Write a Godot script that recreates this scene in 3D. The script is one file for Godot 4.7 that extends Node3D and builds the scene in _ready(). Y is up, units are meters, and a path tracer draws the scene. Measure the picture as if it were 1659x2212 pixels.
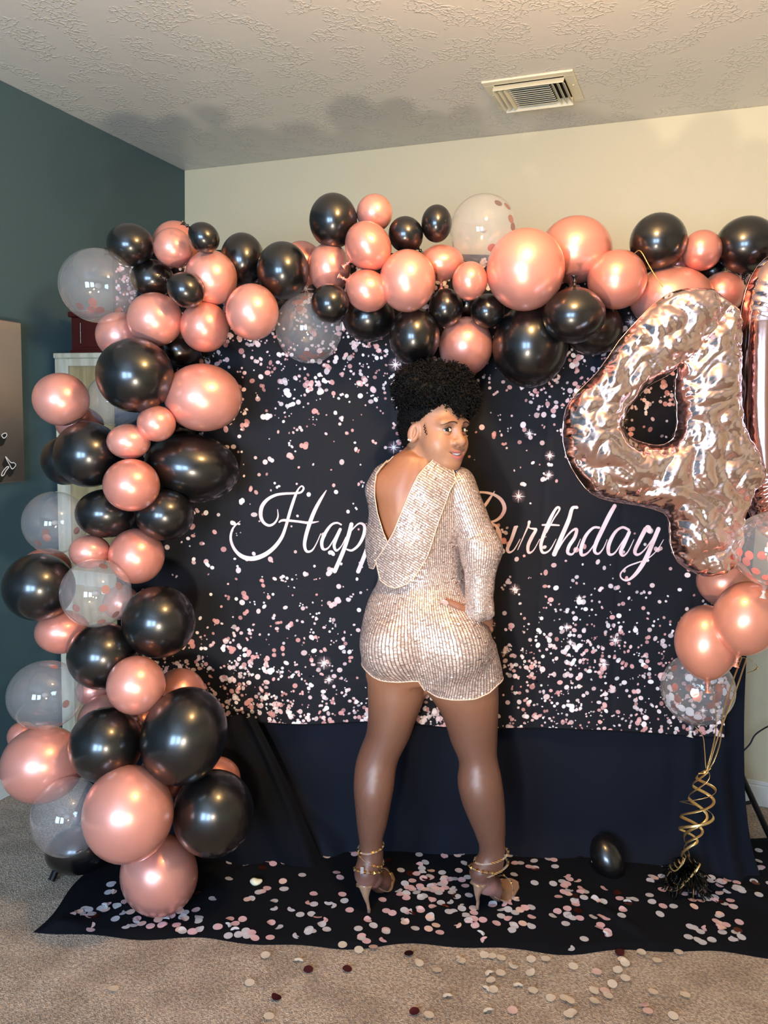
extends Node3D
# A birthday photo corner: balloon garland, printed backdrop, foil numbers and a woman in a sequin romper.
# The room is square to the world axes; the camera stands at x = z = 0 and looks 21.9 degrees to the left.
# «Stage» coordinates: x to the camera's right, y up, z towards the camera, origin on the floor under it.

const FOCAL := 1755.0
const EYE := 1.45
const PITCH := 0.1093
const ROLL := 0.0233
const YAW := 0.3817
const CEIL := 2.625
const DAY := 9.5
const WARM := 1.65
const LOW := 2.6

var turn := Basis(Vector3.UP, YAW)
var cam_b := Basis(Vector3.RIGHT, -PITCH) * Basis(Vector3.BACK, ROLL)
var rng := RandomNumberGenerator.new()
var names := {}
var M := {}


class MB:
	# collects triangles (counter-clockwise seen from outside) and makes one mesh of them
	var v := PackedVector3Array()
	var t := PackedVector2Array()
	var c := PackedColorArray()
	var ix := PackedInt32Array()

	func vert(p: Vector3, uv := Vector2.ZERO) -> int:
		v.append(p)
		t.append(uv)
		return v.size() - 1

	func tri(a: int, b: int, d: int) -> void:
		ix.append(a)
		ix.append(d)
		ix.append(b)

	func quad(a: int, b: int, d: int, e: int) -> void:
		tri(a, b, d)
		tri(a, d, e)

	func face(pts: Array) -> void:
		var s := v.size()
		for p in pts:
			vert(p, Vector2(p.x + p.z, p.y))
		for k in range(1, pts.size() - 1):
			tri(s, s + k, s + k + 1)

	func box(lo: Vector3, hi: Vector3, bev := 0.002, xf := Transform3D()) -> void:
		# a box with chamfered edges
		var mid := (lo + hi) * 0.5
		var h := (hi - lo) * 0.5
		bev = minf(bev, minf(h.x, minf(h.y, h.z)) * 0.6)
		var g := h - Vector3.ONE * bev
		var P := func(x, y, z, ax):
			var q := Vector3(x * g.x, y * g.y, z * g.z)
			q[ax] = [x, y, z][ax] * h[ax]
			return xf * (mid + q)
		for s in [-1, 1]:
			var fs := [[P.call(s, -1, 1, 0), P.call(s, -1, -1, 0), P.call(s, 1, -1, 0), P.call(s, 1, 1, 0)],
				[P.call(-1, s, 1, 1), P.call(1, s, 1, 1), P.call(1, s, -1, 1), P.call(-1, s, -1, 1)],
				[P.call(-1, -1, s, 2), P.call(1, -1, s, 2), P.call(1, 1, s, 2), P.call(-1, 1, s, 2)]]
			for f in fs:
				out(f, xf * mid)
		for i in [-1, 1]:
			for j in [-1, 1]:
				out([P.call(i, j, -1, 0), P.call(i, j, 1, 0), P.call(i, j, 1, 1), P.call(i, j, -1, 1)], xf * mid)
				out([P.call(-1, i, j, 1), P.call(1, i, j, 1), P.call(1, i, j, 2), P.call(-1, i, j, 2)], xf * mid)
				out([P.call(i, -1, j, 0), P.call(i, 1, j, 0), P.call(i, 1, j, 2), P.call(i, -1, j, 2)], xf * mid)
				for k in [-1, 1]:
					out([P.call(i, j, k, 0), P.call(i, j, k, 1), P.call(i, j, k, 2)], xf * mid)

	func out(pts: Array, from: Vector3) -> void:
		# a flat face turned away from a point
		var n: Vector3 = (pts[1] - pts[0]).cross(pts[2] - pts[0])
		if n.dot(pts[0] - from) < 0:
			pts.reverse()
		face(pts)

	func grid(nu: int, nv: int, f: Callable) -> void:
		# f(a, b), a and b from 0 to 1, gives a place; du x dv points outwards
		var s := v.size()
		for j in nv + 1:
			for i in nu + 1:
				vert(f.call(float(i) / nu, float(j) / nv), Vector2(float(i) / nu, float(j) / nv))
		for j in nv:
			for i in nu:
				var a := s + j * (nu + 1) + i
				quad(a, a + 1, a + nu + 2, a + nu + 1)

	func lathe(prof: Array, seg: int, xf := Transform3D()) -> void:
		# prof: [radius, height] from bottom to top, turned about y
		var s := v.size()
		for j in prof.size():
			for i in seg + 1:
				var an := TAU * i / seg
				vert(xf * Vector3(prof[j][0] * cos(an), prof[j][1], -prof[j][0] * sin(an)), Vector2(float(i) / seg, float(j) / (prof.size() - 1)))
		for j in prof.size() - 1:
			for i in seg:
				var a := s + j * (seg + 1) + i
				quad(a, a + 1, a + seg + 2, a + seg + 1)

	func tube(pts: Array, rad, seg := 8, flat := 1.0, caps := true) -> void:
		# a tube along points; rad a number or one per point; flat squeezes it along its second axis
		var s := v.size()
		var up := Vector3.UP if absf((pts[1] - pts[0]).normalized().y) < 0.9 else Vector3.RIGHT
		var len := 0.0
		for k in pts.size():
			var d: Vector3 = (pts[mini(k + 1, pts.size() - 1)] - pts[maxi(k - 1, 0)]).normalized()
			var x := d.cross(up).normalized()
			if x.length() < 0.5:
				x = d.cross(Vector3(0.3, 0.5, 0.8)).normalized()
			up = x.cross(d).normalized()
			var r: float = rad[k] if rad is Array else rad
			if k:
				len += (pts[k] - pts[k - 1]).length()
			for i in seg + 1:
				var an := TAU * i / seg
				vert(pts[k] + x * (r * cos(an)) + up * (r * flat * sin(an)), Vector2(float(i) / seg, len))
		for k in pts.size() - 1:
			for i in seg:
				var a := s + k * (seg + 1) + i
				quad(a, a + seg + 1, a + seg + 2, a + 1)
		if caps:
			for e in 2:
				var b := s + (pts.size() - 1) * (seg + 1) * e
				var m := vert(pts[pts.size() - 1] if e else pts[0])
				for i in seg:
					if e:
						tri(m, b + i + 1, b + i)
					else:
						tri(m, b + i, b + i + 1)

	func ball(at: Vector3, r: Vector3, nu := 16, nv := 10, b := Basis()) -> void:
		var pr := []
		for j in nv + 1:
			var an := PI * (float(j) / nv - 0.5)
			pr.append([cos(an), sin(an)])
		lathe(pr, nu, Transform3D(b * Basis.from_scale(r), at))

	func mesh(weld := true, smooth := true) -> ArrayMesh:
		var n := PackedVector3Array()
		n.resize(v.size())
		if smooth:
			var key := {}
			var rep := PackedInt32Array()
			rep.resize(v.size())
			for k in v.size():
				if weld:
					var q := Vector3i((v[k] * 20000.0).round())
					if key.has(q):
						rep[k] = key[q]
					else:
						key[q] = k
						rep[k] = k
				else:
					rep[k] = k
			for k in range(0, ix.size(), 3):
				var a := ix[k]
				var b := ix[k + 2]
				var d := ix[k + 1]
				var fn := (v[b] - v[a]).cross(v[d] - v[a])
				n[rep[a]] += fn
				n[rep[b]] += fn
				n[rep[d]] += fn
			for k in v.size():
				n[k] = n[rep[k]].normalized() if n[rep[k]].length_squared() > 0 else Vector3.UP
			# second pass so that welded copies read a normalised value is not needed: normalized() is idempotent
		else:
			var v2 := PackedVector3Array()
			var t2 := PackedVector2Array()
			var n2 := PackedVector3Array()
			for k in range(0, ix.size(), 3):
				var fn := (v[ix[k + 2]] - v[ix[k]]).cross(v[ix[k + 1]] - v[ix[k]]).normalized()
				for e in 3:
					v2.append(v[ix[k + e]])
					t2.append(t[ix[k + e]])
					n2.append(fn)
			v = v2
			t = t2
			n = n2
			c.clear()
			ix = PackedInt32Array(range(v.size()))
		var arr := []
		arr.resize(Mesh.ARRAY_MAX)
		arr[Mesh.ARRAY_VERTEX] = v
		arr[Mesh.ARRAY_NORMAL] = n
		arr[Mesh.ARRAY_TEX_UV] = t
		if c.size() == v.size() and c.size() > 0:
			arr[Mesh.ARRAY_COLOR] = c
		arr[Mesh.ARRAY_INDEX] = ix
		var m := ArrayMesh.new()
		m.add_surface_from_arrays(Mesh.PRIMITIVE_TRIANGLES, arr)
		return m


func numbered(called: String) -> String:
	names[called] = names.get(called, 0) + 1
	return called if names[called] == 1 else "%s_%03d" % [called, names[called] - 1]


func thing(called: String, label: String, category: String, at := Vector3.ZERO, b := Basis(), group := "") -> Node3D:
	# a thing at a stage place; b turns it within the stage
	var o := Node3D.new()
	o.name = numbered(called)
	add_child(o, true)
	o.transform = Transform3D(turn * b, turn * at)
	tag(o, label, category, group)
	return o


func tag(o: Node, label: String, category := "", group := "") -> void:
	o.set_meta("label", label)
	if category:
		o.set_meta("category", category)
	if group:
		o.set_meta("group", group)


func put(called: String, m: Mesh, mat: Material, parent: Node3D, label := "") -> MeshInstance3D:
	var o := MeshInstance3D.new()
	o.name = called
	o.mesh = m
	o.material_override = mat
	parent.add_child(o, true)
	if label:
		o.set_meta("label", label)
	return o


func struct(called: String, mb: MB, mat: Material, label: String, smooth := false) -> MeshInstance3D:
	var o := put(called, mb.mesh(false, smooth), mat, self, label)
	o.set_meta("kind", "structure")
	return o


# a pixel of the 1659 x 2212 photograph at a depth in front of the camera -> stage place
func px(x: float, y: float, depth: float) -> Vector3:
	var u := (x - 829.5) / FOCAL
	var w := (1106.0 - y) / FOCAL
	var d := cam_b * Vector3(u, w, -1.0)
	return Vector3(0, EYE, 0) + d * (depth / -d.z)


# the same on the floor, or at a height
func gp(x: float, y: float, h := 0.0) -> Vector3:
	var p := px(x, y, 1.0) - Vector3(0, EYE, 0)
	return Vector3(0, EYE, 0) + p * ((h - EYE) / p.y)


# distance along the camera's axis
func optical(p: Vector3) -> float:
	return -(cam_b.inverse() * (p - Vector3(0, EYE, 0))).z


func mat(color: Color, rough := 0.6, metal := 0.0, extra := {}) -> StandardMaterial3D:
	var m := StandardMaterial3D.new()
	m.albedo_color = color
	m.roughness = rough
	m.metallic = metal
	for k in extra:
		m.set(k, extra[k])
	return m


func c8(r: int, g: int, b: int, a := 1.0) -> Color:
	return Color(r / 255.0, g / 255.0, b / 255.0, a)


func noise(freq: float, seed_ := 1, kind := FastNoiseLite.TYPE_SIMPLEX_SMOOTH, oct := 3) -> FastNoiseLite:
	var n := FastNoiseLite.new()
	n.seed = seed_
	n.frequency = freq
	n.noise_type = kind
	n.fractal_octaves = oct
	return n


func noise_tex(n: FastNoiseLite, size: int, ramp = null, bump := false, strength := 8.0) -> NoiseTexture2D:
	var t := NoiseTexture2D.new()
	t.width = size
	t.height = size
	t.seamless = true
	t.noise = n
	if ramp:
		var g := Gradient.new()
		g.offsets = PackedFloat32Array(ramp[0])
		g.colors = PackedColorArray(ramp[1])
		t.color_ramp = g
	if bump:
		t.as_normal_map = true
		t.bump_strength = strength
	return t


func smin(a: float, b: float, k: float) -> float:
	var h := maxf(k - absf(a - b), 0.0) / k
	return minf(a, b) - h * h * k * 0.25


func cone(p: Vector3, a: Vector3, b: Vector3, ra: float, rb: float) -> float:
	var ab := b - a
	var t := clampf((p - a).dot(ab) / ab.length_squared(), 0.0, 1.0)
	return (p - a - ab * t).length() - lerpf(ra, rb, t)


func ell(p: Vector3, c: Vector3, r: Vector3) -> float:
	var q := (p - c) / r
	return (q.length() - 1.0) * minf(r.x, minf(r.y, r.z))


# surface nets: the zero surface of f between lo and hi, in cells of size h
func nets(f: Callable, lo: Vector3, hi: Vector3, h: float) -> MB:
	var mb := MB.new()
	var B := 4
	var nb := Vector3i(((hi - lo) / (h * B)).ceil())
	var nn := nb * B + Vector3i.ONE
	var val := PackedFloat32Array()
	val.resize(nn.x * nn.y * nn.z)
	val.fill(1e9)
	var cell := PackedInt32Array()
	cell.resize(nn.x * nn.y * nn.z)
	cell.fill(-1)
	var sx := 1
	var sy := nn.x
	var sz := nn.x * nn.y
	var off := PackedInt32Array([0, sx, sy, sx + sy, sz, sx + sz, sy + sz, sx + sy + sz])
	var made := PackedInt32Array()
	var reach := h * B * 0.5 * 1.74 + h
	for bz in nb.z:
		for by in nb.y:
			for bx in nb.x:
				var mid := lo + (Vector3(bx, by, bz) + Vector3.ONE * 0.5) * (h * B)
				var dm: float = f.call(mid)
				if absf(dm) > reach:
					continue
				for k in B + 1:
					for j in B + 1:
						var row := (bz * B + k) * sz + (by * B + j) * sy + bx * B
						for i in B + 1:
							if val[row + i] > 1e8:
								val[row + i] = f.call(lo + Vector3(bx * B + i, by * B + j, bz * B + k) * h)
				for k in B:
					for j in B:
						for i in B:
							var at := (bz * B + k) * sz + (by * B + j) * sy + bx * B + i
							var mask := 0
							for e in 8:
								if val[at + off[e]] < 0.0:
									mask |= 1 << e
							if mask == 0 or mask == 255:
								continue
							var sum := Vector3.ZERO
							var cnt := 0
							for e in 8:
								for ax in 3:
									var e2 := e | (1 << ax)
									if e2 == e:
										continue
									var va := val[at + off[e]]
									var vb := val[at + off[e2]]
									if (va < 0.0) != (vb < 0.0):
										var q := Vector3(e & 1, (e >> 1) & 1, (e >> 2) & 1)
										q[ax] += va / (va - vb)
										sum += q
										cnt += 1
							cell[at] = mb.vert(lo + (Vector3(bx * B + i, by * B + j, bz * B + k) + sum / cnt) * h)
							made.append(at)
	var st := [sx, sy, sz]
	for at in made:
		for ax in 3:
			var b: int = st[(ax + 1) % 3]
			var d: int = st[(ax + 2) % 3]
			if at + st[ax] >= val.size() or at - b - d < 0:
				continue
			var va := val[at]
			var vb := val[at + st[ax]]
			if vb > 1e8 or (va < 0.0) == (vb < 0.0):
				continue
			var c0 := cell[at]
			var c1 := cell[at - b]
			var c2 := cell[at - b - d]
			var c3 := cell[at - d]
			if c1 < 0 or c2 < 0 or c3 < 0:
				continue
			if va < 0.0:
				mb.quad(c0, c1, c2, c3)
			else:
				mb.quad(c0, c3, c2, c1)
	return mb


# keeps the side of a mesh where s (one number per vertex) is above zero; returns [mesh builder, cut edges]
func clip(mb: MB, s: PackedFloat32Array) -> Array:
	var o := MB.new()
	var map := {}
	var cut := {}
	var edges := []
	var colored := mb.c.size() == mb.v.size()
	for k in range(0, mb.ix.size(), 3):
		var poly := []
		var ends := []
		for e in 3:
			var a := mb.ix[k + e]
			var b := mb.ix[k + (e + 1) % 3]
			if s[a] > 0:
				if not map.has(a):
					map[a] = o.vert(mb.v[a], mb.t[a])
					if colored:
						o.c.append(mb.c[a])
				poly.append(map[a])
			if (s[a] > 0) != (s[b] > 0):
				var key := Vector2i(mini(a, b), maxi(a, b))
				if not cut.has(key):
					var w := s[a] / (s[a] - s[b])
					cut[key] = o.vert(mb.v[a].lerp(mb.v[b], w), mb.t[a].lerp(mb.t[b], w))
					if colored:
						o.c.append(mb.c[a])
				poly.append(cut[key])
				ends.append(cut[key])
		for e in range(1, poly.size() - 1):
			o.ix.append(poly[0])
			o.ix.append(poly[e])
			o.ix.append(poly[e + 1])
		if ends.size() == 2:
			edges.append([o.v[ends[0]], o.v[ends[1]]])
	return [o, edges]


# signed distance to a polygon of Vector2, positive inside
func inside(p: Vector2, poly: PackedVector2Array) -> float:
	var d := 1e9
	var n := poly.size()
	var inn := false
	for k in n:
		var a := poly[k]
		var b := poly[(k + 1) % n]
		var ab := b - a
		var t := clampf((p - a).dot(ab) / maxf(ab.length_squared(), 1e-12), 0, 1)
		d = minf(d, (p - a - ab * t).length())
		if (a.y > p.y) != (b.y > p.y) and p.x < (b.x - a.x) * (p.y - a.y) / (b.y - a.y) + a.x:
			inn = not inn
	return d if inn else -d


func curve(pts: Array, n: int, closed := false) -> Array:
	# Catmull-Rom through points (Vector2 or Vector3 or numbers)
	var o := []
	var m := pts.size()
	var spans := m if closed else m - 1
	for k in spans:
		var p0 = pts[(k - 1 + m) % m] if closed or k > 0 else pts[0]
		var p1 = pts[k]
		var p2 = pts[(k + 1) % m]
		var p3 = pts[(k + 2) % m] if closed or k + 2 < m else pts[m - 1]
		for i in n:
			var t := float(i) / n
			o.append((p1 * 2.0 + (p2 - p0) * t + (p0 * 2.0 - p1 * 5.0 + p2 * 4.0 - p3) * (t * t) + (p1 * 3.0 - p0 - p2 * 3.0 + p3) * (t * t * t)) * 0.5)
	if not closed:
		o.append(pts[m - 1])
	return o


func _ready() -> void:
	rng.seed = 40
	# ---- camera
	var cam := Camera3D.new()
	cam.name = "camera"
	add_child(cam)
	cam.fov = rad_to_deg(2.0 * atan(1106.0 / FOCAL))
	cam.near = 0.05
	cam.far = 60.0
	cam.transform = Transform3D(turn * cam_b, Vector3(0, EYE, 0))
	cam.current = true
	# ---- sky (seen through the two windows behind the camera) and exposure
	var we := WorldEnvironment.new()
	we.name = "world_environment"
	var env := Environment.new()
	env.background_mode = Environment.BG_SKY
	var sky := Sky.new()
	var sm := ProceduralSkyMaterial.new()
	sm.sky_top_color = Color(0.45, 0.6, 0.9)
	sm.sky_horizon_color = Color(0.85, 0.92, 1.0)
	sm.ground_bottom_color = Color(0.3, 0.3, 0.28)
	sm.ground_horizon_color = Color(0.6, 0.62, 0.62)
	sm.sky_energy_multiplier = 1.5
	sky.sky_material = sm
	env.sky = sky
	env.tonemap_mode = Environment.TONE_MAPPER_LINEAR
	env.tonemap_exposure = 1.06
	env.sdfgi_enabled = true
	env.ssao_enabled = true
	env.ssil_enabled = true
	we.environment = env
	add_child(we)
	# ---- daylight entering by the two windows
	for k in 2:
		var al := AreaLight3D.new()
		al.name = "window_daylight"
		al.area_size = Vector2(0.74, 1.16)
		al.light_color = Color(0.69, 0.84, 1.0)
		al.light_energy = DAY
		al.area_range = 12.0
		al.area_attenuation = 2.0
		al.shadow_enabled = true
		add_child(al, true)
		al.position = Vector3(-1.1 + 1.0 * k, 1.4, 1.86)
	materials()
	room()
	lamps()
	backdrop()
	person()
	balloons()
	foil_numbers()
	bouquet()
	furniture()
	confetti()


func materials() -> void:
	M.black = mat(c8(14, 13, 13), 0.3, 0.22, {"metallic_specular": 0.6, "clearcoat_enabled": true, "clearcoat": 0.55, "clearcoat_roughness": 0.15})
	M.rose = mat(c8(222, 142, 127), 0.35, 0.52, {"metallic_specular": 0.6, "clearcoat_enabled": true, "clearcoat": 0.7, "clearcoat_roughness": 0.09})
	M.orange_rose = mat(c8(216, 140, 114), 0.34, 0.42, {"metallic_specular": 0.6, "clearcoat_enabled": true, "clearcoat": 0.7, "clearcoat_roughness": 0.06})
	M.clear = mat(c8(210, 210, 214, 0.11), 0.04, 0.0, {"transparency": BaseMaterial3D.TRANSPARENCY_ALPHA, "metallic_specular": 0.6})
	M.knot_clear = mat(c8(215, 212, 205, 0.6), 0.3, 0.0, {"transparency": BaseMaterial3D.TRANSPARENCY_ALPHA})
	M.copper_dot = mat(c8(190, 118, 98), 0.3, 0.75)
	M.coral_dot = mat(c8(226, 120, 100), 0.35, 0.4)
	var tone := [c8(232, 226, 228, 0.45), c8(240, 196, 198, 0.55), c8(246, 208, 192, 0.6), c8(120, 58, 44, 1.0)]
	for k in 4:
		M["tissue%d" % k] = mat(tone[k], 0.7 if k < 3 else 0.28, 0.0 if k < 3 else 0.85)
		if k < 3:
			M["tissue%d" % k].transparency = BaseMaterial3D.TRANSPARENCY_ALPHA
	for k in 2:
		M["carpet_tissue%d" % k] = mat([c8(226, 208, 184, 0.55), c8(224, 186, 172, 0.6)][k], 0.7, 0.0, {"transparency": BaseMaterial3D.TRANSPARENCY_ALPHA})
	M.cloth = mat(c8(13, 14, 19), 0.9, 0.0, {"metallic_specular": 0.25})
	M.drape = mat(c8(15, 19, 30), 0.85, 0.0, {"metallic_specular": 0.3})
	M.gold = mat(c8(224, 188, 124), 0.28, 0.9)
	M.stand = mat(c8(16, 16, 17), 0.4, 0.2)
	M.white_paint = mat(c8(228, 226, 218), 0.5)
	M.vent = mat(c8(222, 214, 186), 0.45)
	M.dark = mat(c8(20, 18, 15), 0.9)
	for pair in [["cloth", 0.006], ["drape", 0.006]]:
		M[pair[0]].heightmap_enabled = true
		M[pair[0]].heightmap_texture = noise_tex(noise(0.02, 12), 256)
		M[pair[0]].heightmap_scale = pair[1]
		M[pair[0]].uv1_triplanar = true
		M[pair[0]].uv1_scale = Vector3.ONE * 20
	# ceiling: knocked-down plaster, patches of thin raised ridges on a smooth ground
	var cn := noise(0.012, 5, FastNoiseLite.TYPE_SIMPLEX, 4)
	cn.domain_warp_enabled = true
	cn.domain_warp_amplitude = 18.0
	cn.domain_warp_frequency = 0.02
	M.ceiling = mat(c8(216, 211, 200), 0.38)
	M.ceiling.heightmap_enabled = true
	M.ceiling.heightmap_texture = plaster()
	M.ceiling.heightmap_scale = 0.26
	M.ceiling.uv1_triplanar = true
	M.ceiling.uv1_world_triplanar = true
	M.ceiling.uv1_scale = Vector3.ONE / 0.95
	# orange-peel painted walls
	var peel := noise_tex(noise(0.05, 3), 256)
	for w in [["teal", c8(62, 86, 91)], ["cream", c8(214, 201, 166)]]:
		var m := mat(w[1], 0.6)
		m.heightmap_enabled = true
		m.heightmap_texture = peel
		m.heightmap_scale = 0.035
		m.uv1_triplanar = true
		m.uv1_world_triplanar = true
		m.uv1_scale = Vector3.ONE * 3.0
		M[w[0]] = m
	# carpet: short beige pile with small soft shade differences
	var pile := mat(Color.WHITE, 0.95, 0.0, {"rim_enabled": true, "rim": 0.3})
	pile.albedo_texture = noise_tex(noise(0.09, 8, FastNoiseLite.TYPE_SIMPLEX, 5), 512, [[0.0, 0.35, 0.6, 1.0], [c8(120, 98, 80), c8(164, 142, 120), c8(184, 162, 138), c8(206, 184, 160)]])
	pile.heightmap_enabled = true
	pile.heightmap_texture = noise_tex(noise(0.22, 9, FastNoiseLite.TYPE_SIMPLEX, 3), 512)
	pile.heightmap_scale = 0.6
	pile.uv1_triplanar = true
	pile.uv1_world_triplanar = true
	pile.uv1_scale = Vector3.ONE * 1.6
	pile.detail_enabled = true
	pile.detail_blend_mode = BaseMaterial3D.BLEND_MODE_MUL
	pile.detail_albedo = noise_tex(noise(0.012, 19, FastNoiseLite.TYPE_SIMPLEX_SMOOTH, 3), 256, [[0.3, 0.7], [c8(226, 222, 218), c8(255, 255, 255)]])
	M.carpet = pile


func plaster() -> ImageTexture:
	var n := 768
	var a := noise(0.028, 4, FastNoiseLite.TYPE_SIMPLEX, 3)
	var b := noise(0.006, 7, FastNoiseLite.TYPE_SIMPLEX, 2)
	var im := Image.create(n, n, false, Image.FORMAT_L8)
	var A := a.get_seamless_image(n, n, false, false, 0.1, false)
	var Bm := b.get_seamless_image(n, n, false, false, 0.1, false)
	var da := A.get_data()
	var db := Bm.get_data()
	A.convert(Image.FORMAT_L8)
	Bm.convert(Image.FORMAT_L8)
	da = A.get_data()
	db = Bm.get_data()
	var o := PackedByteArray()
	o.resize(n * n)
	for k in n * n:
		# ridges where the fine noise crosses its middle, only inside the patches of the coarse one
		var r := 1.0 - clampf(absf(da[k] / 255.0 - 0.5) * 10.0, 0, 1)
		var p := smoothstep(0.40, 0.53, db[k] / 255.0)
		o[k] = int(40 + 200 * r * p)
	im.set_data(n, n, false, Image.FORMAT_L8, o)
	return ImageTexture.create_from_image(im)


func room() -> void:
	# the shell: left wall at x = -2.42, back wall at z = -3.37, right wall at x = 2.7, wall behind the camera at z = 1.9
	var mb := MB.new()
	mb.box(Vector3(-2.57, -0.12, -3.52), Vector3(2.85, 0, 2.05))
	struct("floor", mb, M.carpet, "beige wall to wall carpet with short pile")
	mb = MB.new()
	mb.box(Vector3(-2.57, CEIL, -3.52), Vector3(2.85, CEIL + 0.12, 2.05))
	struct("ceiling", mb, M.ceiling, "off white ceiling with knocked down plaster texture")
	mb = MB.new()
	mb.box(Vector3(-2.57, 0, -3.52), Vector3(-2.42, CEIL, 2.05))
	struct("wall_left", mb, M.teal, "dark teal painted wall at the left")
	mb = MB.new()
	mb.box(Vector3(-2.42, 0, -3.52), Vector3(2.85, CEIL, -3.37))
	struct("wall_back", mb, M.cream, "cream painted wall behind the balloon garland")
	mb = MB.new()
	mb.box(Vector3(2.7, 0, -3.37), Vector3(2.85, CEIL, 2.05))
	struct("wall_right", mb, M.cream, "cream painted wall to the right of the frame")
	mb = MB.new()
	var ws := [[-1.48, -0.72], [-0.48, 0.28]]
	mb.box(Vector3(-2.42, 0, 1.9), Vector3(2.7, 0.79, 2.05))
	mb.box(Vector3(-2.42, 2.01, 1.9), Vector3(2.7, CEIL, 2.05))
	mb.box(Vector3(-2.42, 0.79, 1.9), Vector3(-1.48, 2.01, 2.05), 0.0005)
	mb.box(Vector3(-0.72, 0.79, 1.9), Vector3(-0.48, 2.01, 2.05), 0.0005)
	mb.box(Vector3(0.28, 0.79, 1.9), Vector3(2.7, 2.01, 2.05), 0.0005)
	struct("wall_front", mb, M.cream, "cream wall with two windows behind the camera")
	for k in 2:
		var w := Node3D.new()
		w.name = "window_%d" % (k + 1)
		add_child(w)
		w.position = Vector3((ws[k][0] + ws[k][1]) / 2, 1.4, 1.99)
		w.set_meta("kind", "structure")
		w.set_meta("label", "white framed sash window behind the camera")
		var f := MB.new()
		for s in [-1, 1]:
			f.box(Vector3(s * 0.36 - 0.02, -0.61, -0.03), Vector3(s * 0.36 + 0.02, 0.61, 0.03))
			f.box(Vector3(-0.38, s * 0.59 - 0.02, -0.03), Vector3(0.38, s * 0.59 + 0.02, 0.03))
		f.box(Vector3(-0.36, -0.02, -0.025), Vector3(0.36, 0.02, 0.025))
		put("window_frame", f.mesh(false, false), M.white_paint, w)
		f = MB.new()
		f.box(Vector3(-0.36, -0.59, -0.003), Vector3(0.36, 0.59, 0.003))
		put("pane", f.mesh(false, false), mat(c8(255, 255, 255, 0.04), 0.02, 0.0, {"transparency": BaseMaterial3D.TRANSPARENCY_ALPHA}), w)
	# baseboards with a stepped top
	for b in [["left", Vector3(-2.42, 0, -3.37), Vector3(-2.406, 0.083, 1.9), Vector3(-2.42, 0.083, -3.37), Vector3(-2.412, 0.1, 1.9)], ["back", Vector3(-2.4, 0, -3.37), Vector3(2.7, 0.083, -3.356), Vector3(-2.4, 0.083, -3.37), Vector3(2.7, 0.1, -3.362)]]:
		mb = MB.new()
		mb.box(b[1], b[2], 0.003)
		mb.box(b[3], b[4], 0.003)
		struct("baseboard_" + b[0], mb, M.white_paint, "white painted baseboard along the %s wall" % b[0])
	vent()


func vent() -> void:
	# register in the ceiling, its long side along the back wall
	var o := thing("ceiling_vent", "cream metal air register with angled louvers in the textured ceiling", "vent", Vector3.ZERO)
	o.transform = Transform3D(Basis(), Vector3(-0.662, CEIL, -2.972))
	var hx := 0.156
	var hz := 0.132
	var mb := MB.new()
	for s in [-1, 1]:
		mb.box(Vector3(-hx, -0.007, s * (hz - 0.016) - 0.016), Vector3(hx, 0, s * (hz - 0.016) + 0.016), 0.004)
		mb.box(Vector3(s * (hx - 0.018) - 0.018, -0.007, -hz + 0.03), Vector3(s * (hx - 0.018) + 0.018, 0, hz - 0.03), 0.004)
	put("frame", mb.mesh(false, false), M.vent, o)
	mb = MB.new()
	mb.box(Vector3(-hx + 0.034, -0.003, -hz + 0.03), Vector3(hx - 0.034, 0.0, hz - 0.03), 0.001)
	put("duct_shadow_plate", mb.mesh(false, false), M.dark, o)
	# a sloped collar on the long sides
	for s in [-1, 1]:
		mb = MB.new()
		mb.box(Vector3(-0.122, -0.001, -0.014), Vector3(0.122, 0.001, 0.014), 0.0006, Transform3D(Basis(Vector3.RIGHT, s * 0.9), Vector3(0, -0.016, s * 0.096)))
		put("collar", mb.mesh(false, false), M.vent, o)
	for k in 10:
		mb = MB.new()
		mb.box(Vector3(-0.07, -0.0008, -0.0085), Vector3(0.07, 0.0008, 0.0085), 0.0004, Transform3D(Basis(Vector3.RIGHT, 0.62), Vector3(0, -0.018, -0.078 + k * 0.0172)))
		put("slat", mb.mesh(false, false), M.vent, o)
	for s in [-1, 1]:
		for k in 3:
			mb = MB.new()
			mb.box(Vector3(-0.0008, -0.012, -0.088), Vector3(0.0008, 0.012, 0.088), 0.0004, Transform3D(Basis(Vector3.BACK, s * 0.75), Vector3(s * (0.078 + k * 0.019), -0.018, 0)))
			put("end_slat", mb.mesh(false, false), M.vent, o)
	for s in [-1, 1]:
		mb = MB.new()
		mb.ball(Vector3(s * 0.141, -0.008, 0.02), Vector3(0.004, 0.002, 0.004), 10, 6)
		put("screw", mb.mesh(), M.vent, o)


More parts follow.
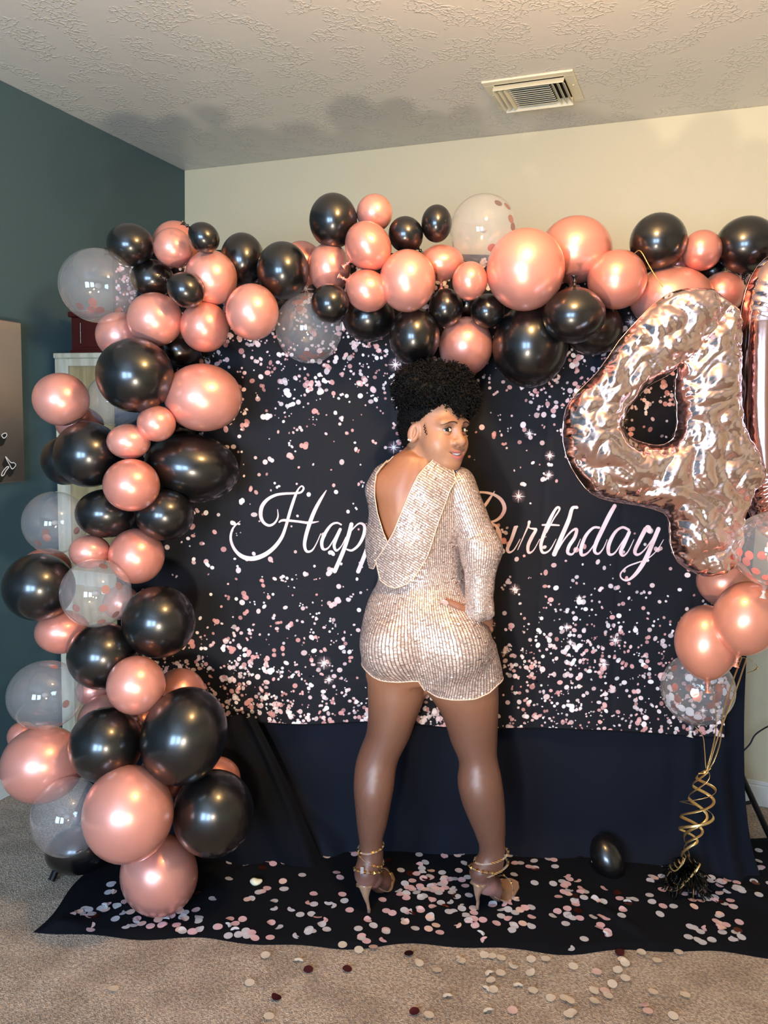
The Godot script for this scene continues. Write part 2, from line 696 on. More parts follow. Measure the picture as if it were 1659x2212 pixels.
func lamps() -> void:
	# flush ceiling lamp just above the frame
	var at := Vector3(0.3, CEIL, -1.45)
	var o := thing("ceiling_lamp", "round frosted ceiling lamp giving warm light, above the frame", "lamp", at)
	var mb := MB.new()
	mb.lathe([[0.0, -0.028], [0.13, -0.028], [0.135, -0.02], [0.135, 0.0]], 36)
	put("lamp_base", mb.mesh(), M.white_paint, o)
	mb = MB.new()
	var pr := []
	for j in 11:
		var a := PI / 2 * j / 10
		pr.append([0.12 * sin(a), -0.028 - 0.075 * cos(a)])
	mb.lathe(pr, 32)
	put("lamp_dome", mb.mesh(), mat(c8(255, 220, 165), 0.4, 0.0, {"emission_enabled": true, "emission": c8(255, 205, 140), "emission_energy_multiplier": 3.0}), o)
	var l := OmniLight3D.new()
	l.name = "ceiling_lamp_light"
	l.light_color = Color(1.0, 0.8, 0.52)
	l.light_energy = WARM
	l.light_size = 0.08
	l.omni_range = 12
	l.omni_attenuation = 2.0
	l.shadow_enabled = true
	add_child(l)
	l.position = turn * (at + Vector3(0, -0.22, 0))
	# small work lamp standing low in front of the scene
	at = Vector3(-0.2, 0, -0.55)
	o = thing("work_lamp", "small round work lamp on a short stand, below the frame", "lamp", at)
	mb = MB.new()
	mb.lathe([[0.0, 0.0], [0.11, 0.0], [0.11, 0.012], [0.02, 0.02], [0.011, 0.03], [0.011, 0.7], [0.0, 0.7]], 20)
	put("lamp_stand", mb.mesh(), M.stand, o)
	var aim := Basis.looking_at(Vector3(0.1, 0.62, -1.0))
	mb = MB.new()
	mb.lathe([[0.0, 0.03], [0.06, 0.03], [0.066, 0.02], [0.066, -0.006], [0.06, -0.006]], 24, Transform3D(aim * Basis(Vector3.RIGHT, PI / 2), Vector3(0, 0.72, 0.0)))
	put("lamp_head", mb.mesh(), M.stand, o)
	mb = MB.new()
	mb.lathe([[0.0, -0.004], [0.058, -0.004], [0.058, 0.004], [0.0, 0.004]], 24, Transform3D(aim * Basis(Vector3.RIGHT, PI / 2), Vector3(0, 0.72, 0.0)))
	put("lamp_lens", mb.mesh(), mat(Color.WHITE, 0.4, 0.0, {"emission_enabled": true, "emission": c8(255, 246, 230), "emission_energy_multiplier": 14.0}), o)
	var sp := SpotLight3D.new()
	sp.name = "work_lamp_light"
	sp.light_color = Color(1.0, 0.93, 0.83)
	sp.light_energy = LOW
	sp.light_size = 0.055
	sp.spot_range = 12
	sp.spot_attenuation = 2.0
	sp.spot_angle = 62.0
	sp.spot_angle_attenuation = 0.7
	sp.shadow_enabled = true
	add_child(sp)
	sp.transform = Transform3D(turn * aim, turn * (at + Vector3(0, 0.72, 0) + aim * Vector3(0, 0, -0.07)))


const BANNER_YAW := 0.0244
var banner_o: Vector3
var banner_x: Vector3
const BANNER := Vector2(2.0, 1.52)


func banner_uv(x: float, y: float) -> Vector2:
	# where a pixel of the photograph falls on the banner, in metres from its lower left corner
	var d := px(x, y, 1.0) - Vector3(0, EYE, 0)
	var n := banner_x.cross(Vector3.UP)
	var t := (banner_o - Vector3(0, EYE, 0)).dot(n) / d.dot(n)
	var q := Vector3(0, EYE, 0) + d * t - banner_o
	return Vector2(q.dot(banner_x), q.y)


func dot(buf: PackedByteArray, W: int, H: int, cx: float, cy: float, rx: float, ry: float, ang: float, col: Color, a: float, soft := 1.0) -> void:
	var r := maxf(rx, ry) + 1.0
	var ca := cos(ang)
	var sa := sin(ang)
	for y in range(maxi(0, int(cy - r)), mini(H, int(cy + r) + 2)):
		for x in range(maxi(0, int(cx - r)), mini(W, int(cx + r) + 2)):
			var dx := x - cx
			var dy := y - cy
			var u := (dx * ca + dy * sa) / rx
			var w := (dy * ca - dx * sa) / ry
			var k := (1.0 - sqrt(u * u + w * w)) * minf(rx, ry) / soft + 0.5
			if k <= 0.0:
				continue
			k = minf(k, 1.0) * a
			var at := (y * W + x) * 3
			buf[at] = int(lerpf(buf[at], col.r * 255, k))
			buf[at + 1] = int(lerpf(buf[at + 1], col.g * 255, k))
			buf[at + 2] = int(lerpf(buf[at + 2], col.b * 255, k))


func banner_print() -> ImageTexture:
	var W := 2048
	var H := 1556
	var s := W / BANNER.x
	var base := Image.create(W, H, false, Image.FORMAT_RGB8)
	base.fill(c8(22, 23, 29))
	var buf := base.get_data()
	var r := RandomNumberGenerator.new()
	r.seed = 7
	var pinks := [c8(244, 214, 212), c8(236, 196, 194), c8(226, 170, 166), c8(250, 232, 230), c8(216, 196, 198), c8(205, 146, 142), c8(252, 240, 238)]
	# scattered glitter: dense at the top and the foot, thin in the middle
	for k in 13500:
		var x := r.randf()
		var y := r.randf()
		var from_top := y
		var dens := 0.1
		if from_top < 0.45:
			dens = lerpf(0.95, 0.1, pow(from_top / 0.45, 0.9))
		elif from_top > 0.66:
			dens = lerpf(0.1, 1.2, pow((from_top - 0.66) / 0.34, 1.3))
		# the glitter hangs lower at the middle and the left of the top
		dens *= 0.75 + 0.4 * sin(x * 9.0 + 1.0) * sin(y * 14.0 + x * 5.0)
		if r.randf() > dens:
			continue
		var rad := r.randf_range(2.0, 5.2) if r.randf() < 0.58 else r.randf_range(5.0, 10.0)
		var col: Color = pinks[r.randi() % pinks.size()]
		var n := 1 if r.randf() < 0.75 else 3
		for e in n:
			dot(buf, W, H, x * W + e * r.randf_range(-8, 9), y * H + e * r.randf_range(-8, 9), rad * r.randf_range(0.75, 1.0), rad * r.randf_range(0.8, 1.15), r.randf() * PI, col, r.randf_range(0.75, 1.0))
	# four-pointed sparkles
	for k in 46:
		var y := pow(r.randf(), 1.0)
		var cx := r.randf() * W
		var cy := y * H
		var big := r.randf_range(10, 26)
		dot(buf, W, H, cx, cy, big * 0.9, big * 0.9, 0, c8(235, 180, 176), 0.35, big * 0.8)
		for q in 4:
			dot(buf, W, H, cx, cy, big if q < 2 else big * 0.6, 1.7, q * PI / 2 + (PI / 4 if q > 1 else 0.0), c8(255, 240, 238), 0.95, 1.2)
		dot(buf, W, H, cx, cy, big * 0.2, big * 0.2, 0, Color.WHITE, 1.0)
	# the lettering: pen strokes, each point x, y (in a picture of its own) and the pen's width
	var marble := noise(0.02, 31, FastNoiseLite.TYPE_CELLULAR, 2)
	for word in [[460.0, 1020.0, 4.1475, script_left()], [1020.0, 1020.0, 3.770, script_right()]]:
		for st in word[3]:
			var pts := []
			for k in range(0, st.size(), 3):
				pts.append(Vector3(st[k], st[k + 1], st[k + 2]))
			var fine := curve(pts, 14)
			var last := Vector2(-99, -99)
			for q in fine:
				var uv := banner_uv(word[0] + q.x / word[2], word[1] + q.y / word[2])
				var P := Vector2(uv.x * s, H - uv.y * s)
				var wd: float = maxf(q.z / word[2] * 1.6 * 0.5, 1.3)
				var steps := 1
				if last.x > -90:
					steps = maxi(1, int((P - last).length() / 1.2))
				for e in steps:
					var R: Vector2 = P if last.x < -90 else last.lerp(P, (e + 1.0) / steps)
					var v := marble.get_noise_2d(R.x, R.y * 0.8)
					var col := c8(240, 214, 214).lerp(c8(206, 158, 156), clampf(v * 1.1 + 0.75, 0, 1))
					dot(buf, W, H, R.x, R.y, wd, wd, 0, col, 1.0)
				last = P
	base.set_data(W, H, false, Image.FORMAT_RGB8, buf)
	base.generate_mipmaps()
	return ImageTexture.create_from_image(base)


func script_left() -> Array:
	return [
		[240, 440, 6, 175, 505, 16, 155, 600, 22, 190, 695, 26, 260, 757, 36, 350, 775, 40, 450, 745, 38, 540, 680, 34, 610, 590, 30, 650, 490, 26, 690, 350, 26, 735, 215, 24, 765, 150, 14, 795, 123, 12, 812, 145, 16, 785, 180, 18, 720, 188, 20, 640, 192, 22, 560, 205, 24, 485, 245, 28, 435, 310, 34, 425, 390, 32, 450, 450, 26, 500, 478, 22, 550, 455, 18, 580, 400, 14, 577, 335, 6],
		[590, 448, 10, 630, 430, 22, 760, 440, 20, 860, 452, 22, 945, 440, 8],
		[1015, 162, 8, 960, 250, 26, 910, 345, 32, 868, 450, 34, 832, 570, 32, 820, 655, 28, 840, 708, 22, 885, 700, 16, 925, 640, 10, 965, 550, 8],
		[1148, 468, 14, 1110, 452, 16, 1060, 470, 20, 1008, 540, 28, 975, 620, 30, 985, 685, 24, 1030, 678, 14, 1080, 605, 10, 1130, 510, 10],
		[1140, 510, 26, 1105, 590, 28, 1085, 655, 26, 1105, 700, 20, 1150, 660, 10, 1190, 580, 8],
		[1240, 465, 34, 1212, 570, 34, 1165, 710, 34, 1090, 885, 36],
		[1195, 590, 10, 1250, 510, 10, 1310, 458, 16, 1355, 480, 26, 1350, 560, 28, 1305, 650, 24, 1245, 698, 20, 1200, 690, 14],
		[1445, 465, 34, 1417, 570, 34, 1370, 710, 34, 1300, 888, 36],
		[1400, 590, 10, 1455, 510, 10, 1515, 458, 16, 1560, 480, 26, 1555, 560, 28, 1510, 650, 24, 1450, 698, 20, 1405, 690, 14],
		[1650, 465, 26, 1600, 600, 28, 1600, 690, 20, 1660, 650, 12, 1740, 470, 14],
		[1750, 465, 26, 1700, 640, 28, 1620, 800, 24, 1540, 870, 12, 1520, 820, 8, 1620, 730, 8, 1800, 590, 8],
	]


func script_right() -> Array:
	return [
		[182, 158, 8, 130, 235, 22, 60, 340, 26, -20, 520, 28, -80, 640, 28],
		[-120, 260, 8, -60, 195, 16, 20, 168, 18, 100, 165, 18, 180, 185, 22, 240, 230, 28, 264, 295, 30, 240, 355, 26, 190, 395, 20, 130, 408, 14, 90, 400, 8],
		[130, 408, 10, 190, 435, 20, 222, 500, 30, 212, 590, 30, 160, 670, 26, 60, 715, 20, -40, 690, 10],
		[352, 452, 30, 320, 545, 26, 287, 620, 26, 300, 652, 18, 340, 630, 10, 390, 545, 6],
		[370, 632, 6, 420, 520, 10, 455, 440, 14, 465, 405, 22, 462, 450, 10, 500, 462, 16, 518, 470, 22, 485, 530, 28, 455, 600, 26, 460, 655, 20, 500, 635, 10, 550, 545, 6],
		[605, 490, 10, 660, 385, 10, 708, 310, 14, 705, 286, 16, 680, 300, 20, 635, 380, 26, 590, 490, 28, 560, 590, 26, 575, 655, 20, 630, 635, 12, 682, 545, 6],
		[572, 430, 14, 640, 428, 16, 706, 432, 12],
		[855, 288, 20, 815, 295, 26, 785, 390, 32, 725, 530, 34, 668, 668, 36],
		[700, 630, 10, 755, 540, 12, 815, 475, 16, 850, 468, 24, 835, 530, 28, 790, 600, 28, 778, 655, 24, 815, 668, 16, 850, 620, 10, 882, 545, 6],
		[1035, 452, 18, 985, 455, 20, 925, 520, 26, 888, 620, 30, 895, 675, 24, 945, 655, 14, 1000, 580, 10, 1060, 470, 10],
		[1160, 274, 30, 1120, 345, 34, 1060, 470, 34, 1010, 580, 32, 998, 645, 24, 1030, 665, 16, 1070, 620, 10, 1100, 550, 6],
		[1275, 470, 20, 1225, 450, 20, 1165, 490, 24, 1115, 590, 30, 1115, 665, 24, 1160, 660, 14, 1220, 575, 10, 1272, 490, 10],
		[1278, 490, 28, 1235, 590, 30, 1210, 650, 26, 1230, 680, 18, 1270, 645, 10, 1317, 548, 6],
		[1410, 462, 34, 1365, 550, 32, 1325, 640, 28, 1345, 672, 20, 1395, 640, 12, 1455, 560, 10, 1505, 475, 10],
		[1515, 462, 34, 1470, 570, 34, 1410, 710, 36, 1340, 820, 30, 1270, 880, 18, 1220, 868, 12, 1212, 825, 12, 1265, 770, 12, 1350, 735, 12, 1420, 710, 10, 1500, 640, 8, 1557, 550, 6],
	]


func backdrop() -> void:
	banner_x = Vector3(cos(BANNER_YAW), 0, sin(BANNER_YAW))
	var corner := px(1562, 1590, 2.585)
	banner_o = corner - banner_x * BANNER.x
	var back := -banner_x.cross(Vector3.UP)  # away from the camera is -z
	if back.z > 0:
		back = -back
	var fwd := -back
	var bb := Basis(banner_x, Vector3.UP, banner_x.cross(Vector3.UP))
	# ---- printed backdrop, a thin cloth with fold creases and a slightly wavy foot
	var o := thing("printed_backdrop", "black birthday backdrop printed with pink glitter dots and script lettering", "backdrop", banner_o, bb)
	var wav := noise(1.2, 6)
	var place := func(a, b, dz):
		var x: float = a * BANNER.x
		var y: float = b * BANNER.y
		var z := wav.get_noise_2d(x, y) * 0.014
		for q in 8:
			z -= 0.0022 * exp(-pow((x - 0.13 - q * 0.25) / 0.006, 2.0))
		for q in 5:
			z -= 0.0016 * exp(-pow((y - 0.16 - q * 0.3) / 0.006, 2.0))
		if b < 0.1:
			y += 0.006 * sin(x * 9.0) * (0.1 - b) * 10.0
			z += 0.008 * sin(x * 13.0) * (0.1 - b) * 10.0
		return Vector3(x, y, z + dz)
	var m := MB.new()
	m.grid(240, 160, func(a, b): return place.call(a, b, 0.0))
	for k in m.t.size():
		m.t[k].y = 1.0 - m.t[k].y
	var pm := mat(Color.WHITE, 0.7, 0.0, {"metallic_specular": 0.3})
	pm.albedo_texture = banner_print()
	pm.texture_repeat = false
	put("printed_cloth", m.mesh(false), pm, o)
	m = MB.new()
	m.grid(80, 50, func(a, b): return place.call(1.0 - a, b, -0.0015))
	put("cloth_back", m.mesh(false), M.cloth, o)
	m = MB.new()
	var hp := []
	for k in 81:
		hp.append(place.call(k / 80.0, 0.0, 0.0) + Vector3(0, 0.002, 0))
	m.tube(hp, 0.0025, 6)
	put("bottom_hem", m.mesh(), M.cloth, o)
	# ---- stand: crossbar on two uprights with splayed feet
	o = thing("backdrop_stand", "black metal backdrop stand with tripod feet, mostly hidden by balloons", "stand", banner_o + back * 0.07, bb)
	m = MB.new()
	var top := 1.98 - banner_o.y
	m.tube([Vector3(-0.06, top, 0), Vector3(2.12, top, 0)], 0.012, 10)
	put("crossbar", m.mesh(), M.stand, o)
	for s in 2:
		var bx := -0.03 if s == 0 else 2.035
		m = MB.new()
		m.tube([Vector3(bx, 0.09 - banner_o.y, -0.02), Vector3(bx, top + 0.02, -0.02)], 0.013, 10)
		put("upright", m.mesh(), M.stand, o)
		m = MB.new()
		m.lathe([[0.0, -0.03], [0.022, -0.03], [0.024, 0.0], [0.022, 0.03], [0.0, 0.03]], 12, Transform3D(Basis(), Vector3(bx, 0.42 - banner_o.y, -0.02)))
		put("leg_collar", m.mesh(), M.stand, o)
		for k in 3:
			var an: float = [[1.87, 3.6, -0.6], [-0.25, 3.4, -1.57]][s][k]
			var foot := Vector3(cos(an), 0, sin(an)) * (0.36 if s == 0 and k == 0 else 0.23)
			m = MB.new()
			m.tube([Vector3(bx, 0.42 - banner_o.y, -0.02), Vector3(bx + foot.x, 0.012 - banner_o.y, foot.z - 0.02)], 0.011, 8)
			m.tube([Vector3(bx, 0.16 - banner_o.y, -0.02), Vector3(bx + foot.x * 0.62, 0.168 - banner_o.y, foot.z * 0.62 - 0.02)], 0.006, 6)
			put("leg", m.mesh(), M.stand, o)
	# ---- dark drape from the crossbar to the floor
	o = thing("hanging_drape", "plain dark navy drape hanging behind and below the printed backdrop", "drape", banner_o + back * 0.035 - Vector3(0, banner_o.y, 0), bb)
	m = MB.new()
	var nz := noise(1.6, 22)
	var dr := func(a, b):
		var y: float = (1.0 - b) * 1.98
		var low := clampf((0.85 - y) / 0.85, 0, 1)
		var x := lerpf(-0.02, 2.075 + 0.05 * low * low, a)
		var z := 0.006 * sin(a * 40.0 + 1.5 * sin(y * 2.0)) * (0.25 + low) + nz.get_noise_2d(x, y * 0.5) * 0.025 * low
		# the left side is thrown forward below the backdrop, its edge slanting down to the right
		var xe := lerpf(0.31, 0.74, clampf((0.42 - y) / 0.4, 0, 1))
		var over := smoothstep(0.03, -0.03, x - xe) * smoothstep(0.47, 0.36, y)
		z += over * 0.045
		# tent-like fold at the right
		var ax: float = 1.985 + (0.33 - y) * 0.05
		var spread := 0.012 + maxf(0.36 - y, 0.0) * 0.38
		z += 0.10 * maxf(0.0, 0.36 - y) / 0.36 * exp(-pow((x - ax) / spread, 2.0))
		z += 0.02 * sin((x - ax) * 60.0) * exp(-pow((x - ax) / 0.12, 2.0)) * low
		# soft spill towards the camera at the floor
		z += 0.04 * pow(clampf((0.1 - y) / 0.1, 0, 1), 2.0) + 0.01 * low
		return Vector3(x, y + 0.006, z - 0.01)
	m.grid(200, 140, func(a, b): return dr.call(a, 1.0 - b))
	put("cloth_front", m.mesh(false), M.drape, o)
	m = MB.new()
	m.grid(100, 70, func(a, b): return dr.call(1.0 - a, 1.0 - b) - Vector3(0, 0, 0.003))
	put("cloth_lining", m.mesh(false), M.drape, o)
	# ---- black cloth at the left, hanging before the drape, its free edge slanting down to the right
	var so := px(520, 1700, 2.53)
	o = thing("side_cloth", "black cloth hanging before the navy drape, its slanting edge right of the lowest balloons", "cloth", Vector3(so.x, 0, so.z))
	m = MB.new()
	var sc := func(a, b):
		var r: float = lerpf(px(545, 1555, 2.55).x, px(694, 1838, 2.52).x, pow(1.0 - b, 0.9))
		var l: float = px(395, 1700, 2.55).x
		var y_top := px(500, 1545, 2.55).y
		var x: float = lerpf(l, r, a)
		var y: float = lerpf(0.008, y_top, b)
		var z: float = lerpf(-2.515, -2.548, b) + 0.012 * sin(a * 17.0 + b * 3.0) * (1.0 - 0.5 * b) + 0.018 * exp(-pow((a - 0.93) / 0.05, 2.0))
		z -= 0.02 * smoothstep(0.96, 1.0, a)
		return Vector3(x, y, z) - Vector3(so.x, 0, so.z)
	m.grid(60, 50, sc)
	put("cloth_sheet", m.mesh(false), M.cloth, o)
	floor_cloth()
	# ---- thin cable hanging along the wall at the far right
	o = thing("power_cable", "thin black cable sagging in front of the wall right of the drape", "cable", px(1630, 1600, 2.9))
	m = MB.new()
	var cp := []
	for q in [Vector2(1596, 1632), Vector2(1608, 1620), Vector2(1620, 1607), Vector2(1630, 1589), Vector2(1645, 1577), Vector2(1662, 1568), Vector2(1690, 1558)]:
		cp.append(px(q.x, q.y, 2.9) - px(1630, 1600, 2.9))
	m.tube(curve(cp, 5), 0.003, 8)
	put("wire", m.mesh(), M.stand, o)


var cloth_noise: FastNoiseLite
var cb: Array


func cloth_height(p: Vector3) -> float:
	# height of the black floor cloth over the carpet, at a stage place
	var h := 0.004 + 0.006 * maxf(0.0, cloth_noise.get_noise_2d(p.x * 1.0, p.z * 1.0) + 0.25)
	for r in [[gp(1490, 1888), gp(1640, 1965), 0.02, 0.022], [gp(1190, 1905), gp(1420, 2040), 0.012, 0.02], [gp(760, 1905), gp(640, 2035), 0.007, 0.02], [gp(1000, 1960), gp(960, 2040), 0.006, 0.02], [gp(420, 1905), gp(215, 1990), 0.008, 0.018], [gp(1560, 1905), gp(1690, 1985), 0.024, 0.025]]:
		var a := Vector2(r[0].x, r[0].z)
		var b := Vector2(r[1].x, r[1].z)
		var q := Vector2(p.x, p.z)
		var t := clampf((q - a).dot(b - a) / (b - a).length_squared(), 0, 1)
		var d := (q - a).lerp(q - b, t).length()
		h += r[2] * exp(-pow(d / r[3], 2.0)) * sin(PI * clampf(t, 0.08, 0.92))
	return h


func cloth_at(a: float, b: float) -> Vector3:
	var l: Vector3 = cb[0].lerp(cb[1], b)
	var r: Vector3 = cb[3].lerp(cb[2], b)
	var p := l.lerp(r, a)
	p.z += 0.012 * sin(a * 21.0) * b * b + 0.008 * sin(a * 47.0 + 1.0) * b * b - 0.035 * b * b * smoothstep(0.25, 0.0, a)
	p.x += 0.012 * sin(b * 9.0) * (1.0 - a)
	return p


func floor_cloth() -> void:
	cloth_noise = noise(3.0, 14)
	cb = [gp(268, 1805), gp(58, 2028), gp(1760, 2066), gp(1700, 1815)]
	var o := thing("floor_cloth", "black cloth spread on the carpet under the woman and confetti", "cloth", Vector3(0, 0, -2.35))
	var m := MB.new()
	var f := func(a, b):
		var p: Vector3 = cloth_at(a, b)
		p.y = cloth_height(p)
		# a small roll of cloth at the near left corner
		p.y += 0.02 * smoothstep(0.82, 0.95, b) * smoothstep(0.075, 0.03, a) * smoothstep(0.0, 0.02, a)
		var e := minf(minf(a * 40.0, (1.0 - b) * 25.0), 1.0)
		p.y = p.y * clampf(e, 0, 1) + 0.001
		return p - Vector3(0, 0, -2.35)
	m.grid(260, 90, func(a, b): return f.call(a, 1.0 - b))
	put("cloth_sheet", m.mesh(false), M.cloth, o)


class Loft:
	# an upright limb: at each height a centre and two half widths, from rows [y, left, right] of the photograph's outline
	var y0 := 0.0
	var dy := 0.005
	var n := 0
	var cx := PackedFloat32Array()
	var cz := PackedFloat32Array()
	var rx := PackedFloat32Array()
	var rz := PackedFloat32Array()

	func d(p: Vector3) -> float:
		var t := clampf((p.y - y0) / dy, 0.0, n - 1.001)
		var i := int(t)
		var w := t - i
		var a := lerpf(rx[i], rx[i + 1], w)
		var b := lerpf(rz[i], rz[i + 1], w)
		var ex := (p.x - lerpf(cx[i], cx[i + 1], w)) / a
		var ez := (p.z - lerpf(cz[i], cz[i + 1], w)) / b
		var k := (sqrt(ex * ex + ez * ez) - 1.0) * minf(a, b)
		var o := maxf(y0 - p.y, p.y - y0 - dy * (n - 1))
		if o > 0.0:
			return sqrt(maxf(k, 0.0) * maxf(k, 0.0) + o * o) if k > 0.0 else o
		return maxf(k, o)

	func back(x: float, y: float) -> float:
		# z of the surface facing the camera
		var t := clampf((y - y0) / dy, 0.0, n - 1.001)
		var i := int(t)
		var w := t - i
		var e := clampf((x - lerpf(cx[i], cx[i + 1], w)) / lerpf(rx[i], rx[i + 1], w), -1, 1)
		return lerpf(cz[i], cz[i + 1], w) + lerpf(rz[i], rz[i + 1], w) * sqrt(1.0 - e * e)


const PD := 2.31
var R0 := Vector3(0.139, 0, -2.31)
var torso: Loft
var leg_l: Loft
var leg_r: Loft
var head_o: Vector3
var head_b: Basis
var arm: Array
var arm_l: Array
var neck_a: Vector3
var neck_b: Vector3
var feet: Array
var rump: Array
var y_rump := 0.0
var y_leg := 0.0
var y_thigh := 0.0
var y_neck := 0.0
var y_foot := 0.0


func yt(y: float) -> float:
	return px(900, y, PD).y


func pl(x: float, y: float, dz := 0.0) -> Vector3:
	return px(x, y, PD - dz) - R0


func ph(x: float, h: float, dz: float) -> Vector3:
	# image column, height over the floor, distance from the body plane
	var q := px(x, 1500, PD - dz) - R0
	return Vector3(q.x, h, q.z)


func loft(rows: Array) -> Loft:
	var o := Loft.new()
	var pts := []
	for r in rows:
		var a := pl(r[1], r[0], r[3])
		var b := pl(r[2], r[0], r[3])
		pts.append([a.y, (a.x + b.x) * 0.5, (b.x - a.x) * 0.5, r[3], r[4]])
	pts.reverse()
	o.y0 = pts[0][0]
	o.n = int((pts[-1][0] - o.y0) / o.dy) + 1
	var raw := []
	for k in o.n:
		var y := o.y0 + k * o.dy
		var i := 0
		while i < pts.size() - 2 and pts[i + 1][0] < y:
			i += 1
		var w := clampf((y - pts[i][0]) / (pts[i + 1][0] - pts[i][0]), 0, 1)
		var row := []
		for c in range(1, 5):
			row.append(lerpf(pts[i][c], pts[i + 1][c], w))
		raw.append(row)
	for k in o.n:
		var sum := [0.0, 0.0, 0.0, 0.0]
		var cnt := 0
		for e in range(-3, 4):
			var q: Array = raw[clampi(k + e, 0, o.n - 1)]
			cnt += 1
			for c in 4:
				sum[c] += q[c]
		o.cx.append(sum[0] / cnt)
		o.rx.append(sum[1] / cnt)
		o.cz.append(sum[2] / cnt)
		o.rz.append(sum[3] / cnt)
	return o


func trunk_d(p: Vector3) -> float:
	var d := torso.d(p)
	if p.y < y_rump:
		d = smin(d, ell(p, rump[0], Vector3(0.078, 0.085, 0.075)), 0.03)
		d = smin(d, ell(p, rump[1], Vector3(0.09, 0.09, 0.08)), 0.03)
	if p.y < y_leg:
		d = smin(d, minf(leg_l.d(p), leg_r.d(p)), 0.02)
	return d


func arm_d(p: Vector3, a: Array, grow := 0.0) -> float:
	var d := cone(p, a[0], a[1], a[3] + grow, a[4] + grow)
	return smin(d, cone(p, a[1], a[2], a[5] + grow, a[6] + grow), 0.03)


func body_d(p: Vector3) -> float:
	var d := 1e3
	if p.y > y_thigh:
		d = trunk_d(p)
		if p.y > y_leg:
			d = smin(d, arm_d(p, arm), 0.02)
			d = smin(d, arm_d(p, arm_l), 0.02)
		if p.y > y_neck:
			d = smin(d, cone(p, neck_a, neck_b, 0.052, 0.046), 0.05)
			# spine
			var xs := lerpf(pl(850, 1180).x, pl(902, 990).x, (p.y - pl(850, 1180).y) / (pl(902, 990).y - pl(850, 1180).y))
			d += 0.006 * exp(-pow((p.x - xs) / 0.014, 2.0)) * float(p.z > -0.02)
	else:
		d = minf(leg_l.d(p), leg_r.d(p))
		if p.y < y_foot:
			for f in feet:
				for k in f.size() - 1:
					d = smin(d, cone(p, f[k][0], f[k + 1][0], f[k][1], f[k + 1][1]), 0.022)
	return d


func head_d(p: Vector3) -> float:
	var q: Vector3 = (p - head_o) * head_b
	var s := absf(q.x)
	var d := ell(q, Vector3(0, 0.035, -0.012), Vector3(0.074, 0.092, 0.096))
	d = smin(d, ell(q, Vector3(0, -0.03, 0.032), Vector3(0.063, 0.082, 0.06)), 0.03)
	d = smin(d, ell(q, Vector3(0, -0.072, 0.038), Vector3(0.05, 0.038, 0.05)), 0.03)
	var m := Vector3(s, q.y, q.z)
	d = smin(d, ell(m, Vector3(0.04, -0.038, 0.055), Vector3(0.026, 0.026, 0.028)), 0.03)
	d = smin(d, ell(q, Vector3(0, -0.097, 0.072), Vector3(0.021, 0.015, 0.017)), 0.025)
	d = smin(d, ell(m, Vector3(0.024, 0.021, 0.079), Vector3(0.03, 0.010, 0.014)), 0.02)
	# eye sockets
	d = -smin(-d, (m - Vector3(0.031, -0.001, 0.103)).length() - 0.0185, 0.012)
	# nose
	d = smin(d, cone(q, Vector3(0, 0.008, 0.087), Vector3(0, -0.028, 0.1035), 0.0085, 0.0105), 0.014)
	d = smin(d, (q - Vector3(0, -0.0295, 0.1045)).length() - 0.0125, 0.010)
	d = smin(d, ell(m, Vector3(0.0178, -0.0335, 0.0955), Vector3(0.0098, 0.0085, 0.012)), 0.007)
	d = -smin(-d, (m - Vector3(0.0095, -0.0425, 0.102)).length() - 0.0042, 0.004)
	# mouth
	d = smin(d, ell(q, Vector3(0, -0.066, 0.080), Vector3(0.028, 0.017, 0.018)), 0.012)
	var bend := q.x * q.x * 9.0
	d = smin(d, ell(q, Vector3(0, -0.0595 + bend, 0.0935 - bend * 1.6), Vector3(0.031, 0.0048, 0.0075)), 0.005)
	d = smin(d, ell(q, Vector3(0, -0.0745 + bend, 0.092 - bend * 1.6), Vector3(0.025, 0.0078, 0.0095)), 0.005)
	d = -smin(-d, ell(q, Vector3(0, -0.0665 + bend, 0.103 - bend * 1.4), Vector3(0.0295, 0.0042, 0.0145)), 0.003)
	# ears
	if s > 0.05:
		var e := m - Vector3(0.0775, -0.012, -0.004)
		var er := Vector3(e.x - e.z * -0.28, e.y, e.z + e.y * -0.15)
		var ear := ell(er, Vector3.ZERO, Vector3(0.010, 0.028, 0.017))
		ear = -smin(-ear, ell(er, Vector3(0.009, 0.002, 0.004), Vector3(0.009, 0.017, 0.009)), 0.004)
		ear = smin(ear, ell(er, Vector3(0.004, 0.0, -0.002), Vector3(0.004, 0.014, 0.004)), 0.004)
		d = smin(d, ear, 0.006)
	# neck
	d = smin(d, cone(p, neck_a, neck_b, 0.052, 0.046), 0.025)
	return d


func hand_chain(p: Vector3, chains: Array) -> float:
	var d := 1e3
	for c in chains:
		var e := 1e3
		for k in c.size() - 1:
			e = minf(e, cone(p, c[k][0], c[k + 1][0], c[k][1], c[k + 1][1]))
		d = smin(d, e, 0.007)
	return d


func add_mesh(to: MB, m: MB, col: Callable) -> void:
	var s := to.v.size()
	for k in m.v.size():
		to.vert(m.v[k])
		to.c.append(col.call(m.v[k]))
	for i in m.ix:
		to.ix.append(s + i)


